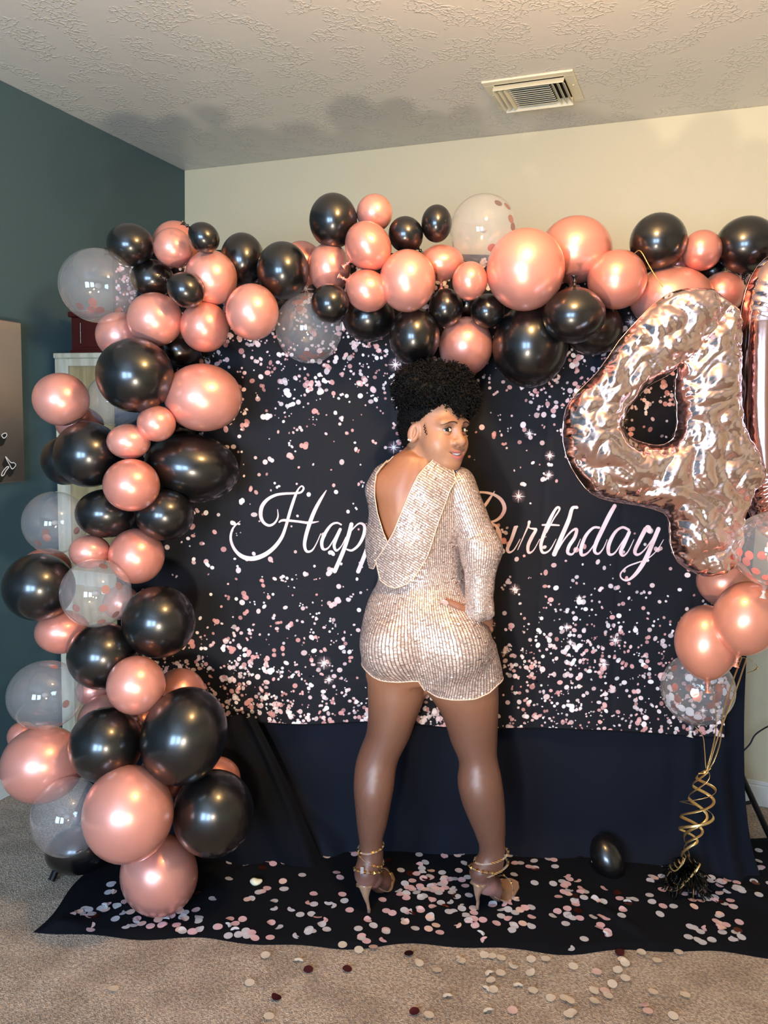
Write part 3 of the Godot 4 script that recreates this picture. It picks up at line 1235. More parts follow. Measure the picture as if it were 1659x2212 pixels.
func person() -> void:
	y_rump = yt(1285)
	y_leg = yt(1376)
	y_thigh = yt(1529)
	y_neck = yt(1148)
	y_foot = yt(1787)
	torso = loft([[990, 860, 946, -0.005, 0.04], [1002, 837, 968, -0.006, 0.055], [1020, 817, 988, -0.008, 0.068], [1040, 807, 1000, -0.012, 0.08], [1060, 802, 1004, -0.018, 0.09], [1085, 806, 1002, -0.025, 0.098], [1120, 808, 997, -0.032, 0.104], [1160, 808, 995, -0.042, 0.103], [1190, 810, 995, -0.05, 0.099], [1220, 816, 997, -0.055, 0.095], [1248, 824, 1002, -0.052, 0.095], [1265, 818, 1010, -0.045, 0.1], [1290, 802, 1022, -0.032, 0.112], [1320, 793, 1037, -0.022, 0.122], [1350, 787, 1050, -0.016, 0.126], [1385, 783, 1062, -0.016, 0.124], [1420, 788, 1071, -0.02, 0.117], [1445, 793, 1075, -0.026, 0.105], [1463, 798, 1074, -0.03, 0.092]])
	leg_l = loft([[1385, 796, 912, -0.03, 0.085], [1440, 794, 918, -0.03, 0.086], [1470, 794, 920, -0.03, 0.086], [1495, 794, 920, -0.03, 0.085], [1516, 795, 913, -0.03, 0.082], [1555, 795, 897, -0.029, 0.076], [1587, 791, 887, -0.027, 0.069], [1618, 777, 871, -0.023, 0.061], [1642, 769, 859, -0.017, 0.057], [1665, 765, 855, -0.008, 0.058], [1702, 763, 851, 0.002, 0.061], [1733, 766, 845, 0.005, 0.057], [1775, 770, 837, 0.006, 0.048], [1807, 774, 828, 0.006, 0.041], [1828, 778, 824, 0.006, 0.038], [1849, 779, 824, 0.006, 0.037], [1868, 780, 824, 0.004, 0.036]])
	leg_r = loft([[1385, 915, 1062, -0.03, 0.095], [1440, 905, 1072, -0.03, 0.095], [1480, 912, 1076, -0.03, 0.094], [1500, 926, 1077, -0.03, 0.092], [1534, 950, 1076, -0.03, 0.084], [1566, 963, 1075, -0.029, 0.077], [1602, 973, 1074, -0.026, 0.069], [1629, 986, 1073, -0.02, 0.061], [1647, 993, 1077, -0.013, 0.058], [1663, 990, 1081, -0.006, 0.06], [1684, 987, 1085, 0.0, 0.064], [1707, 990, 1088, 0.004, 0.064], [1736, 998, 1091, 0.006, 0.059], [1765, 1010, 1092, 0.007, 0.052], [1794, 1023, 1092, 0.007, 0.045], [1823, 1034, 1092, 0.006, 0.04], [1849, 1039, 1094, 0.004, 0.039], [1868, 1042, 1095, 0.0, 0.038]])
	rump = [pl(846, 1398, 0.05), pl(985, 1396, 0.048)]
	arm = [pl(986, 1052, -0.008), pl(1039, 1188, 0.035), pl(1032, 1318, 0.045), 0.05, 0.045, 0.045, 0.027]
	arm_l = [pl(836, 1050, -0.02), pl(835, 1180, -0.17), pl(900, 1290, -0.17), 0.05, 0.042, 0.04, 0.026]
	head_o = pl(937.5, 927, -0.02)
	var psi := deg_to_rad(43.0)
	# columns: her right, up, forwards
	head_b = Basis(Vector3(-cos(psi), 0, sin(psi)), Vector3.UP, Vector3(sin(psi), 0, cos(psi))) * Basis(Vector3(1, 0, 0), 0.02)
	neck_a = pl(898, 1006, -0.015)
	neck_b = head_o + head_b * Vector3(0, -0.05, -0.03)
	feet = [
		[[pl(801, 1845, 0.004), 0.034], [pl(791, 1887, 0.032), 0.031], [ph(813, 0.085, -0.008), 0.027], [ph(831, 0.043, -0.062), 0.03], [ph(840, 0.03, -0.13), 0.019]],
		[[pl(1066, 1846, 0.002), 0.034], [pl(1039, 1884, 0.026), 0.03], [ph(1066, 0.082, 0.004), 0.028], [ph(1097, 0.043, -0.032), 0.031], [ph(1116, 0.03, -0.105), 0.019]]]
	var o := thing("person", "woman in a champagne sequin romper and studded heels, seen from behind, looking over her shoulder", "person", R0)
	# ---- skin: trunk, limbs, head and hands as one mesh
	var warm := Color(0.30, 0.125, 0.062)
	var skin := MB.new()
	var plain := func(_p): return warm
	var legs := func(p):
		var heel := smoothstep(0.13, 0.08, p.y) * smoothstep(0.0, 0.03, p.z)
		return Color(0.122, 0.056, 0.037).lerp(Color(0.38, 0.19, 0.165), heel)
	add_mesh(skin, nets(body_d, Vector3(-0.26, 0.005, -0.34), Vector3(0.24, yt(972), 0.16), 0.0105), func(p): return legs.call(p).lerp(warm, smoothstep(yt(1605), yt(1376), p.y)))
	var face := func(p):
		var q: Vector3 = (p - head_o) * head_b
		var c := Color(0.36, 0.176, 0.10)
		c = warm.lerp(c, smoothstep(-0.12, -0.08, q.y))
		var bend := q.x * q.x * 9.0
		var lip := maxf(-ell(q, Vector3(0, -0.0605 + bend, 0.0935 - bend), Vector3(0.0285, 0.0042, 0.02)), -ell(q, Vector3(0, -0.0745 + bend, 0.092 - bend), Vector3(0.0265, 0.0066, 0.02)))
		c = c.lerp(Color(0.36, 0.12, 0.11), smoothstep(-0.0015, 0.001, lip))
		var blush := (Vector3(absf(q.x), q.y, q.z) - Vector3(0.046, -0.028, 0.07)).length()
		c = c.lerp(Color(0.5, 0.19, 0.12), 0.35 * smoothstep(0.03, 0.0, blush))
		# eye shadow round the eyes
		var ey := (Vector3(absf(q.x), q.y, q.z) - Vector3(0.031, 0.004, 0.09)).length()
		c = c.lerp(Color(0.16, 0.06, 0.04), 0.5 * smoothstep(0.021, 0.012, ey))
		return c
	add_mesh(skin, nets(head_d, head_o + Vector3(-0.13, -0.165, -0.13), head_o + Vector3(0.13, 0.15, 0.14), 0.0027), face)
	# right hand on the hip: thumb on the back, four fingers round to the front
	var hip := func(x, y, lift):
		var q := pl(x, y, 0.0)
		q.z = torso.back(q.x, q.y) + lift
		return q
	var wr: Vector3 = arm[2]
	var palm := pl(1041, 1338, 0.03)
	var side := func(y, ang, lift):
		# on the hip's ellipse: angle 0 at the image right, positive towards the camera
		var q := pl(1000, y, 0.0)
		var i := clampi(int((q.y - torso.y0) / torso.dy), 0, torso.n - 1)
		return Vector3(torso.cx[i] + (torso.rx[i] + lift) * cos(ang), q.y, torso.cz[i] + (torso.rz[i] + lift) * sin(ang))
	var chains := [[[wr, 0.024], [pl(1036, 1330, 0.04), 0.023], [side.call(1338, 0.25, 0.012), 0.02]],
		[[pl(1026, 1322, 0.05), 0.016], [hip.call(1008, 1311, 0.012), 0.0125], [hip.call(986, 1300, 0.011), 0.0105], [hip.call(962, 1288, 0.009), 0.0085]]]
	for k in 4:
		var y0 := 1326.0 + k * 9.0
		var ln: float = [0.62, 0.72, 0.66, 0.5][k]
		var ch := [[side.call(y0 + 3, 0.22, 0.012), 0.0105]]
		for j in range(1, 5):
			ch.append([side.call(y0 + j * (2.0 + k), 0.22 - ln * j / 3.2, 0.010), 0.0098 - 0.0007 * j])
		chains.append(ch)
	var hand_f := func(p): return hand_chain(p, chains)
	add_mesh(skin, nets(hand_f, side.call(1350, 0, 0) + Vector3(-0.16, -0.06, -0.16), side.call(1350, 0, 0) + Vector3(0.04, 0.11, 0.16), 0.0033), func(_p): return Color(0.26, 0.11, 0.065))
	# left hand resting on the belly
	var wl: Vector3 = arm_l[2]
	var lch := [[[wl, 0.023], [wl + Vector3(0.04, -0.012, 0.004), 0.022], [wl + Vector3(0.07, -0.02, 0.004), 0.019]], [[wl + Vector3(0.03, 0.005, 0), 0.012], [wl + Vector3(0.055, 0.03, 0), 0.0095], [wl + Vector3(0.075, 0.042, 0.0), 0.008]]]
	for k in 4:
		lch.append([[wl + Vector3(0.07, 0.0 - 0.013 * k, 0.004), 0.0105], [wl + Vector3(0.105, -0.004 - 0.016 * k, 0.006), 0.0095], [wl + Vector3(0.13 - 0.004 * absf(k - 1.0), -0.012 - 0.019 * k, 0.012), 0.0082]])
	var hl := func(p): return hand_chain(p, lch)
	add_mesh(skin, nets(hl, wl + Vector3(-0.03, -0.11, -0.05), wl + Vector3(0.16, 0.07, 0.05), 0.0033), plain)
	M.skin = mat(Color.WHITE, 0.45, 0.0, {"vertex_color_use_as_albedo": true, "metallic_specular": 0.5, "subsurf_scatter_enabled": true, "subsurf_scatter_strength": 0.06})
	put("body", skin.mesh(false), M.skin, o)
	face_parts(o)
	hair(o)
	# ---- thumb nail
	var nail := MB.new()
	var n0: Vector3 = hip.call(957, 1288, 0.019)
	nail.ball(n0, Vector3(0.012, 0.0022, 0.0075), 14, 8, Basis(Vector3.BACK, -0.42) * Basis(Vector3.RIGHT, PI / 2 + 0.35))
	put("thumb_nail", nail.mesh(), mat(c8(196, 156, 146), 0.2), o)
	# ---- ring on the right hand
	var ring := MB.new()
	var rc: Vector3 = side.call(1329, 0.02, 0.02)
	for k in 7:
		ring.ball(rc + Vector3(0.003, 0.004 * (k - 3), 0.0), Vector3(0.0032, 0.0026, 0.0032), 8, 6)
	put("bracelet", ring.mesh(), M.gold, o, "small gold bracelet at the wrist")
	romper(o)
	shoes(o)


func face_at(s: float, y: float) -> Vector3:
	# the face's surface on the line through (s, y) along the view of the face, in head axes
	var f := 0.14
	for k in 60:
		var d := head_d(head_o + head_b * Vector3(s, y, f))
		if d < 0.0004:
			break
		f -= maxf(d * 0.6, 0.0003)
	return Vector3(s, y, f)


func face_parts(o: Node3D) -> void:
	var hx := Transform3D(head_b, head_o)
	var white := mat(c8(238, 232, 226), 0.15, 0.0, {"clearcoat_enabled": true, "clearcoat": 0.6, "clearcoat_roughness": 0.05})
	var dark := mat(c8(24, 13, 9), 0.12, 0.0, {"clearcoat_enabled": true, "clearcoat": 0.8, "clearcoat_roughness": 0.04})
	var lash := mat(c8(14, 10, 9), 0.6)
	var brow := mat(c8(50, 29, 19), 0.8)
	var R := 0.0158
	var gaze := Vector3(sin(deg_to_rad(36.0)), 0.02, cos(deg_to_rad(36.0)))
	for s in [1.0, -1.0]:
		var e := Vector3(0.031 * s, 0, 0.0735)
		var eye := MB.new()
		eye.ball(Vector3.ZERO, Vector3.ONE * R, 20, 14, Basis())
		for k in eye.v.size():
			eye.v[k] = hx * (e + eye.v[k])
		var en := put("eyeball", eye.mesh(), white, o)
		var ir := MB.new()
		var pr := []
		for j in 7:
			var a := deg_to_rad(29.0) * (1.0 - j / 6.0)
			pr.append([(R + 0.0003) * sin(a), (R + 0.0003) * cos(a)])
		var gx := Vector3.UP.cross(gaze).normalized()
		ir.lathe(pr, 20, hx * Transform3D(Basis(gx, gaze.normalized(), gx.cross(gaze.normalized())), e))
		put("iris", ir.mesh(), dark, en)
		# lids: shells over the ball with an almond opening
		var lid := func(a, b, upper):
			var th: float = lerpf(-82, 82, a) * s
			var k := clampf(1.0 - pow(th / 74.0, 2.0), 0, 1)
			var edge := 25.0 * k + 2.0 if upper else -15.0 * k + 2.0
			var ph_: float = lerpf(edge, 80.0 if upper else -52.0, b)
			var t: float = deg_to_rad(th)
			var p: float = deg_to_rad(ph_)
			var r: float = R + 0.0009 + 0.0018 * b
			return hx * (e + Vector3(sin(t) * cos(p), sin(p), cos(t) * cos(p)) * r)
		for u in [true, false]:
			var lm := MB.new()
			lm.grid(24, 8, func(a, b): return lid.call(a if u == (s > 0) else 1.0 - a, b, u))
			put("eyelid", lm.mesh(false), mat(c8(128, 84, 62) if u else c8(162, 114, 86), 0.5), o)
			var la := MB.new()
			var pts := []
			var rad := []
			for k in 21:
				pts.append(lid.call(0.12 + 0.76 * k / 20.0, 0.0, u))
				rad.append((0.0017 if u else 0.0009) * (0.4 + 0.6 * sin(PI * k / 20.0)))
			la.tube(pts, rad, 6)
			put("lash_line", la.mesh(), lash, o)
		# eyebrow: a tapering strip on the brow
		var bp := []
		var br := []
		for k in 13:
			var t := k / 12.0
			var q := face_at(s * lerpf(0.012, 0.056, t), 0.0195 + 0.007 * sin(PI * pow(t, 0.8)) - 0.006 * t)
			bp.append(hx * (q + Vector3(0, 0, 0.0002)))
			br.append(0.0034 * (0.55 + 1.4 * t - 1.9 * t * t) + 0.0003)
		var bm := MB.new()
		bm.tube(bp, br, 6, 0.6)
		put("eyebrow", bm.mesh(), brow, o)
	# teeth in the parted lips
	var tm := MB.new()
	for k in 8:
		var x := (k - 3.5) * 0.0049
		tm.ball(hx * Vector3(x, -0.0662 + x * x * 9.0, 0.0905 - x * x * 14.0), Vector3(0.0027, 0.0044, 0.0028), 8, 6, head_b)
	put("teeth", tm.mesh(), mat(c8(226, 216, 200), 0.3), o)
	# two pearl studs in the ear
	for k in 2:
		var em := MB.new()
		em.ball(hx * Vector3(0.0875, -0.031 - 0.001 * k, -0.013 + 0.0085 * k), Vector3.ONE * 0.0031, 12, 8)
		put("ear_stud", em.mesh(), mat(c8(236, 228, 218), 0.12, 0.3), o)


func hair(o: Node3D) -> void:
	var hm := mat(c8(8, 6, 5), 0.7, 0.0, {"metallic_specular": 0.3})
	var hx := Transform3D(head_b, head_o)
	# close-cropped sides and nape
	var cap := func(p):
		var q: Vector3 = (p - head_o) * head_b
		var d := ell(q, Vector3(0, 0.035, -0.014), Vector3(0.0785, 0.098, 0.102))
		d = smin(d, cone(q, Vector3(0, -0.01, -0.062), Vector3(0, -0.07, -0.05), 0.05, 0.042), 0.03)
		return d
	var m := nets(cap, head_o + Vector3(-0.14, -0.14, -0.14), head_o + Vector3(0.14, 0.16, 0.14), 0.005)
	var s := PackedFloat32Array()
	var hn := noise(160.0, 3)
	for v in m.v:
		var q: Vector3 = (v - head_o) * head_b
		var line := 0.012 + (q.y - 0.022) * 1.05 if q.y > 0.022 else -0.018 + minf(0.0, q.y + 0.02) * 0.25
		var k := line - q.z
		k = minf(k, q.y + 0.072 + 0.02 * hn.get_noise_1d(q.x))
		s.append(k + 0.002 * hn.get_noise_3d(q.x, q.y, q.z))
	var short := put("short_hair", (clip(m, s)[0] as MB).mesh(false), hm, o, "close-cropped dark hair at the sides and nape")
	short.name = "short_hair"
	var sm := MB.new()
	var r0 := RandomNumberGenerator.new()
	r0.seed = 9
	var scalp: PackedVector3Array = (clip(m, s)[0] as MB).v
	for k in 2000:
		var v := scalp[r0.randi() % scalp.size()]
		var out := (v - head_o - head_b * Vector3(0, 0.0, -0.02)).normalized()
		coil(sm, v - out * 0.002, (out + Vector3(r0.randfn(0, 0.5), r0.randfn(0.3, 0.4), r0.randfn(0, 0.5))).normalized(), r0.randf_range(0.005, 0.01) * (1.0 if v.y < head_o.y + 0.05 else 1.8), 0.0018 if v.y < head_o.y + 0.05 else 0.0035, 1.4, r0.randf() * TAU)
	put("stubble_curls", sm.mesh(false), hm, short).set_meta("kind", "stuff")
	# the curly top, thrown forward over the brow
	var blobs := [[pl(900, 836, 0.0), 0.062], [pl(940, 826, 0.01), 0.06], [pl(975, 832, 0.0), 0.058], [pl(1000, 850, 0.0), 0.042], [pl(1004, 878, -0.012), 0.03], [pl(878, 852, -0.01), 0.04], [pl(985, 868, 0.035), 0.034], [pl(918, 842, 0.055), 0.04], [pl(948, 840, 0.055), 0.036], [pl(930, 830, -0.07), 0.06], [pl(980, 845, -0.05), 0.05], [pl(1008, 862, -0.03), 0.034], [pl(893, 822, 0.04), 0.04]]
	var rough := noise(26.0, 8, FastNoiseLite.TYPE_SIMPLEX, 2)
	var top := func(p):
		var d := 1e3
		for b in blobs:
			d = smin(d, (p - b[0]).length() - b[1] * 0.86, 0.02)
		return d + 0.008 * rough.get_noise_3d(p.x, p.y, p.z)
	m = nets(top, pl(940, 840) + Vector3(-0.16, -0.12, -0.17), pl(940, 840) + Vector3(0.16, 0.11, 0.14), 0.006)
	var tn := put("curly_top", m.mesh(false), hm, o, "full curly dark hair on top")
	var cm := MB.new()
	var r := RandomNumberGenerator.new()
	r.seed = 5
	for k in 3800:
		var v := m.v[r.randi() % m.v.size()]
		var nrm := Vector3.ZERO
		for ax in 3:
			var e := Vector3.ZERO
			e[ax] = 0.004
			nrm[ax] = top.call(v + e) - top.call(v - e)
		nrm = nrm.normalized()
		if nrm.z < -0.65:
			continue
		var dir := (nrm + Vector3(r.randfn(0, 0.5), r.randfn(-0.1, 0.5), r.randfn(0, 0.5))).normalized()
		coil(cm, v - nrm * 0.004, dir, r.randf_range(0.012, 0.024), r.randf_range(0.0026, 0.005), r.randf_range(1.2, 2.2), r.randf() * TAU)
	# curls over the forehead and before the ear
	for q in [[978, 884, 0.06], [985, 890, 0.058], [992, 893, 0.055], [999, 894, 0.045], [1005, 893, 0.03], [988, 896, 0.056]]:
		coil(cm, pl(q[0], q[1] - 5, q[2]), Vector3(0.25, -1, 0.2).normalized(), 0.02, 0.0042, 1.8, q[0])
	for q in [[917, 926], [919, 932], [916, 920]]:
		coil(cm, pl(q[0], q[1] - 3, 0.062), Vector3(0.2, -1, 0.1).normalized(), 0.014, 0.0028, 1.6, q[1])
	var cn := put("curls", cm.mesh(false), hm, tn)
	cn.set_meta("kind", "stuff")


func coil(mb: MB, at: Vector3, dir: Vector3, length: float, rad: float, turns: float, ph0: float) -> void:
	var x := dir.cross(Vector3(0.31, 0.62, 0.72)).normalized()
	var y := dir.cross(x)
	var pts := []
	var n := 15
	for i in n:
		var t := float(i) / (n - 1)
		var a := ph0 + t * turns * TAU
		pts.append(at + dir * length * t + (x * cos(a) + y * sin(a)) * rad * (0.5 + 0.5 * t))
	mb.tube(pts, 0.0012, 4, 1.0, false)


func sequin_textures() -> Array:
	# rows of small overlapping sequins, each tipped a little its own way
	var n := 768
	var cols := 16
	var rows := 26
	var al := Image.create(n, n, false, Image.FORMAT_RGB8)
	var nm := Image.create(n, n, false, Image.FORMAT_RGB8)
	var ro := Image.create(n, n, false, Image.FORMAT_L8)
	al.fill(c8(120, 98, 86))
	nm.fill(Color(0.5, 0.5, 1.0))
	ro.fill(Color(0.75, 0.75, 0.75))
	var r := RandomNumberGenerator.new()
	r.seed = 21
	var cw := float(n) / cols
	var rh := float(n) / rows
	for i in cols:
		for j in rows:
			var x := int(i * cw + 5 + r.randf_range(-2, 2))
			var y := int((j + (0.5 if i % 2 else 0.0)) * rh)
			var w := int(cw - 13 + r.randf_range(-3, 3))
			var h := int(rh - 4)
			var tone := r.randf_range(0.82, 1.05)
			var c := c8(236, 208, 196).lerp(c8(246, 228, 218), r.randf())
			c = Color(minf(c.r * tone, 1), minf(c.g * tone, 1), minf(c.b * tone, 1))
			var tx := r.randfn(0, 0.11)
			var ty := r.randfn(0.0, 0.11)
			if r.randf() < 0.14:
				tx = r.randfn(0, 0.42)
				ty = r.randfn(0, 0.42)
			var nv := Vector3(tx, ty, 1).normalized() * 0.5 + Vector3(0.5, 0.5, 0.5)
			for q in [Rect2i(x, y + 3, w, h - 6), Rect2i(x + 3, y, w - 6, h)]:
				for oy in ([0, -n] if y + h > n else [0]):
					var rc := Rect2i(q.position + Vector2i(0, oy), q.size)
					al.fill_rect(rc, c)
					nm.fill_rect(rc, Color(nv.x, nv.y, nv.z))
					ro.fill_rect(rc, Color.WHITE * r.randf_range(0.2, 0.42))
	var o := []
	for im in [al, nm, ro]:
		o.append(ImageTexture.create_from_image(im))
	return o


func poly_px(pts: Array, dz := 0.06) -> PackedVector2Array:
	var o := PackedVector2Array()
	for q in pts:
		var p := pl(q[0], q[1], dz)
		o.append(Vector2(p.x, p.y))
	return o


func romper(o: Node3D) -> void:
	var tx := sequin_textures()
	var sq := mat(Color.WHITE, 1.0, 0.5)
	sq.albedo_texture = tx[0]
	sq.normal_enabled = true
	sq.normal_texture = tx[1]
	sq.normal_scale = 1.0
	sq.roughness_texture = tx[2]
	sq.uv1_scale = Vector3(1, 1, 1) / 0.105
	M.sequin = sq
	var piping := mat(c8(222, 190, 166), 0.5, 0.1)
	var g := Node3D.new()
	g.name = "romper"
	o.add_child(g)
	var vneck := poly_px([[838, 990], [838, 998], [822, 1014], [813, 1027], [809, 1050], [809, 1076], [815, 1113], [828, 1154], [837, 1174], [850, 1150], [862, 1119], [875, 1087], [891, 1050], [903, 1027], [920, 1009], [934, 997], [944, 992], [944, 960], [838, 960]])
	var hem := []
	for q in [[760, 1440], [793, 1456], [805, 1463], [821, 1467], [862, 1467], [885, 1465], [903, 1464], [912, 1480], [924, 1498], [944, 1506], [975, 1508], [1026, 1506], [1057, 1497], [1076, 1485], [1110, 1478]]:
		var p := pl(q[0], q[1], 0.05)
		hem.append(Vector2(p.x, p.y))
	var hem_y := func(x):
		for k in hem.size() - 1:
			if x < hem[k + 1].x:
				return lerpf(hem[k].y, hem[k + 1].y, clampf((x - hem[k].x) / (hem[k + 1].x - hem[k].x), 0, 1))
		return hem[-1].y
	var fold := noise(7.0, 17, FastNoiseLite.TYPE_SIMPLEX_SMOOTH, 2)
	var shell := func(p):
		return trunk_d(p) - 0.0065 - 0.0025 * fold.get_noise_3d(p.x, p.y * 0.5, p.z)
	var m := nets(shell, Vector3(-0.26, yt(1545), -0.2), Vector3(0.24, yt(970), 0.17), 0.009)
	var s := PackedFloat32Array()
	var top := pl(900, 990).y
	for k in m.v.size():
		var v := m.v[k]
		var c: float = v.y - hem_y.call(v.x)
		if v.z > -0.02:
			c = minf(c, -inside(Vector2(v.x, v.y), vneck))
		c = minf(c, pl(900, 993, -0.02).y + 0.5 * absf(v.x - pl(900, 993).x) - v.y + (0.05 if v.x > 0.0 else 0.03))
		s.append(c)
		trunk_uv(m, k)
	var cutted := clip(m, s)
	put("bodice", cutted[0].mesh(false), sq, g)
	var pm := MB.new()
	var pn2 := MB.new()
	for e in cutted[1]:
		(pm if e[0].y < yt(1300) else pn2).tube([e[0], e[0].lerp(e[1], 0.5), e[1]], 0.0021, 5)
	put("hem_binding", pm.mesh(), piping, g, "pale edge binding at the leg hems")
	put("neck_binding", pn2.mesh(), piping, g, "pale edge binding at the neckline")
	# right sleeve, a little loose, with a flared cuff
	var sl := func(p):
		return arm_d(p, arm, 0.0085) - 0.004 * fold.get_noise_3d(p.x * 1.5, p.y * 1.5, p.z)
	var a0: Vector3 = arm[0]
	m = nets(sl, arm[2] + Vector3(-0.12, -0.1, -0.1), Vector3(0.26, a0.y + 0.09, 0.12), 0.008)
	s = PackedFloat32Array()
	var e0: Vector3 = arm[1]
	var w0: Vector3 = arm[2]
	var fore := (w0 - e0).normalized()
	var seam := (e0 - a0).normalized()
	for k in m.v.size():
		var v := m.v[k]
		var t := (v - e0).dot(fore) / (w0 - e0).length()
		var flare := smoothstep(0.72, 1.15, t)
		var ax := e0 + fore * (v - e0).dot(fore)
		if t > 0.5:
			v = ax + (v - ax) * (1.0 + 0.38 * flare) + (v - ax).normalized() * 0.004 * flare * sin(atan2(v.z - ax.z, v.x - ax.x) * 5.0)
			m.v[k] = v
		s.append(minf(1.2 - t, (v - a0).dot(seam) + 0.052))
		var up_arm := (v - e0).dot(fore) < -0.03
		var along := seam if up_arm else fore
		var rel := v - e0
		var r2 := rel - along * rel.dot(along)
		var ux := Vector3(0, 0, 1).cross(along).normalized()
		m.t[k] = Vector2(atan2(r2.dot(Vector3(0, 0, 1)), r2.dot(ux)) * 0.055, rel.dot(along))
	cutted = clip(m, s)
	put("sleeve", cutted[0].mesh(false), sq, g)
	pm = MB.new()
	for e in cutted[1]:
		pm.tube([e[0], e[0].lerp(e[1], 0.5), e[1]], 0.0015, 5)
	put("cuff_edge", pm.mesh(), sq, g)
	# left sleeve, on the arm in front of her
	var sl2 := func(p): return arm_d(p, arm_l, 0.007)
	m = nets(sl2, Vector3(-0.24, arm_l[2].y - 0.06, -0.26), Vector3(0.06, arm_l[0].y + 0.08, 0.06), 0.009)
	s = PackedFloat32Array()
	for k in m.v.size():
		var v := m.v[k]
		s.append(minf(1.0 - (v - arm_l[1]).dot((arm_l[2] - arm_l[1]).normalized()) / (arm_l[2] - arm_l[1]).length(), (v - arm_l[0]).dot((arm_l[1] - arm_l[0]).normalized()) + 0.02))
		m.t[k] = Vector2(v.x + v.z, v.y)
	put("sleeve", clip(m, s)[0].mesh(false), sq, g)
	# the cowl: two overlapping panels draped from the shoulders across the back
	var ya := yt(1095)
	var yb := yt(1201)
	var yc := yt(1300)
	var yd := yt(1240)
	var right_panel := poly_px([[944, 985], [983, 1020], [985, 1040], [973, 1058], [962, 1087], [951, 1115], [940, 1148], [932, 1175], [924, 1199], [912, 1222], [893, 1251], [875, 1265], [854, 1274], [838, 1271], [821, 1261], [814, 1230], [811, 1216], [824, 1196], [837, 1174], [850, 1150], [862, 1119], [875, 1087], [891, 1050], [903, 1027], [920, 1009], [934, 997]], 0.08)
	var left_panel := poly_px([[838, 996], [822, 1012], [812, 1026], [809, 1050], [809, 1076], [815, 1113], [828, 1154], [838, 1176], [826, 1198], [812, 1222], [806, 1240], [770, 1240], [770, 1000], [825, 985]], 0.08)
	for pn in [[left_panel, 0.012, "cowl_panel"], [right_panel, 0.02, "cowl_panel"]]:
		var lift: float = pn[1]
		var f := func(p):
			var d: float = trunk_d(p) - lift
			# the cowl hangs away from the back towards its foot
			d -= 0.012 * smoothstep(ya, yb, p.y) * smoothstep(yc, yd, p.y)
			return d - 0.0035 * sin((p.x * 0.75 + p.y * 0.55) * 95.0) * smoothstep(yb, ya, p.y) * 0.5
		m = nets(f, Vector3(-0.26, yt(1305), -0.06), Vector3(0.2, yt(950), 0.17), 0.008)
		s = PackedFloat32Array()
		for k in m.v.size():
			var v := m.v[k]
			s.append(minf(inside(Vector2(v.x, v.y), pn[0]), v.z + 0.03))
			# the rows of the cowl run across
			m.t[k] = Vector2(v.x * 0.5 + v.y * 0.86, v.x * 0.86 - v.y * 0.5)
		cutted = clip(m, s)
		var panel := put(pn[2], cutted[0].mesh(false), sq, g)
		pm = MB.new()
		for e in cutted[1]:
			if e[0].z > -0.025:
				pm.tube([e[0], e[0].lerp(e[1], 0.5), e[1]], 0.0016, 5)
		panel.name = pn[2]
		put("cowl_edge", pm.mesh(), piping, g)


func trunk_uv(m: MB, k: int) -> void:
	var v := m.v[k]
	var i := clampi(int((v.y - torso.y0) / torso.dy), 0, torso.n - 1)
	m.t[k] = Vector2(atan2(v.x - torso.cx[i], v.z - torso.cz[i] + 0.02) * 0.135, v.y)


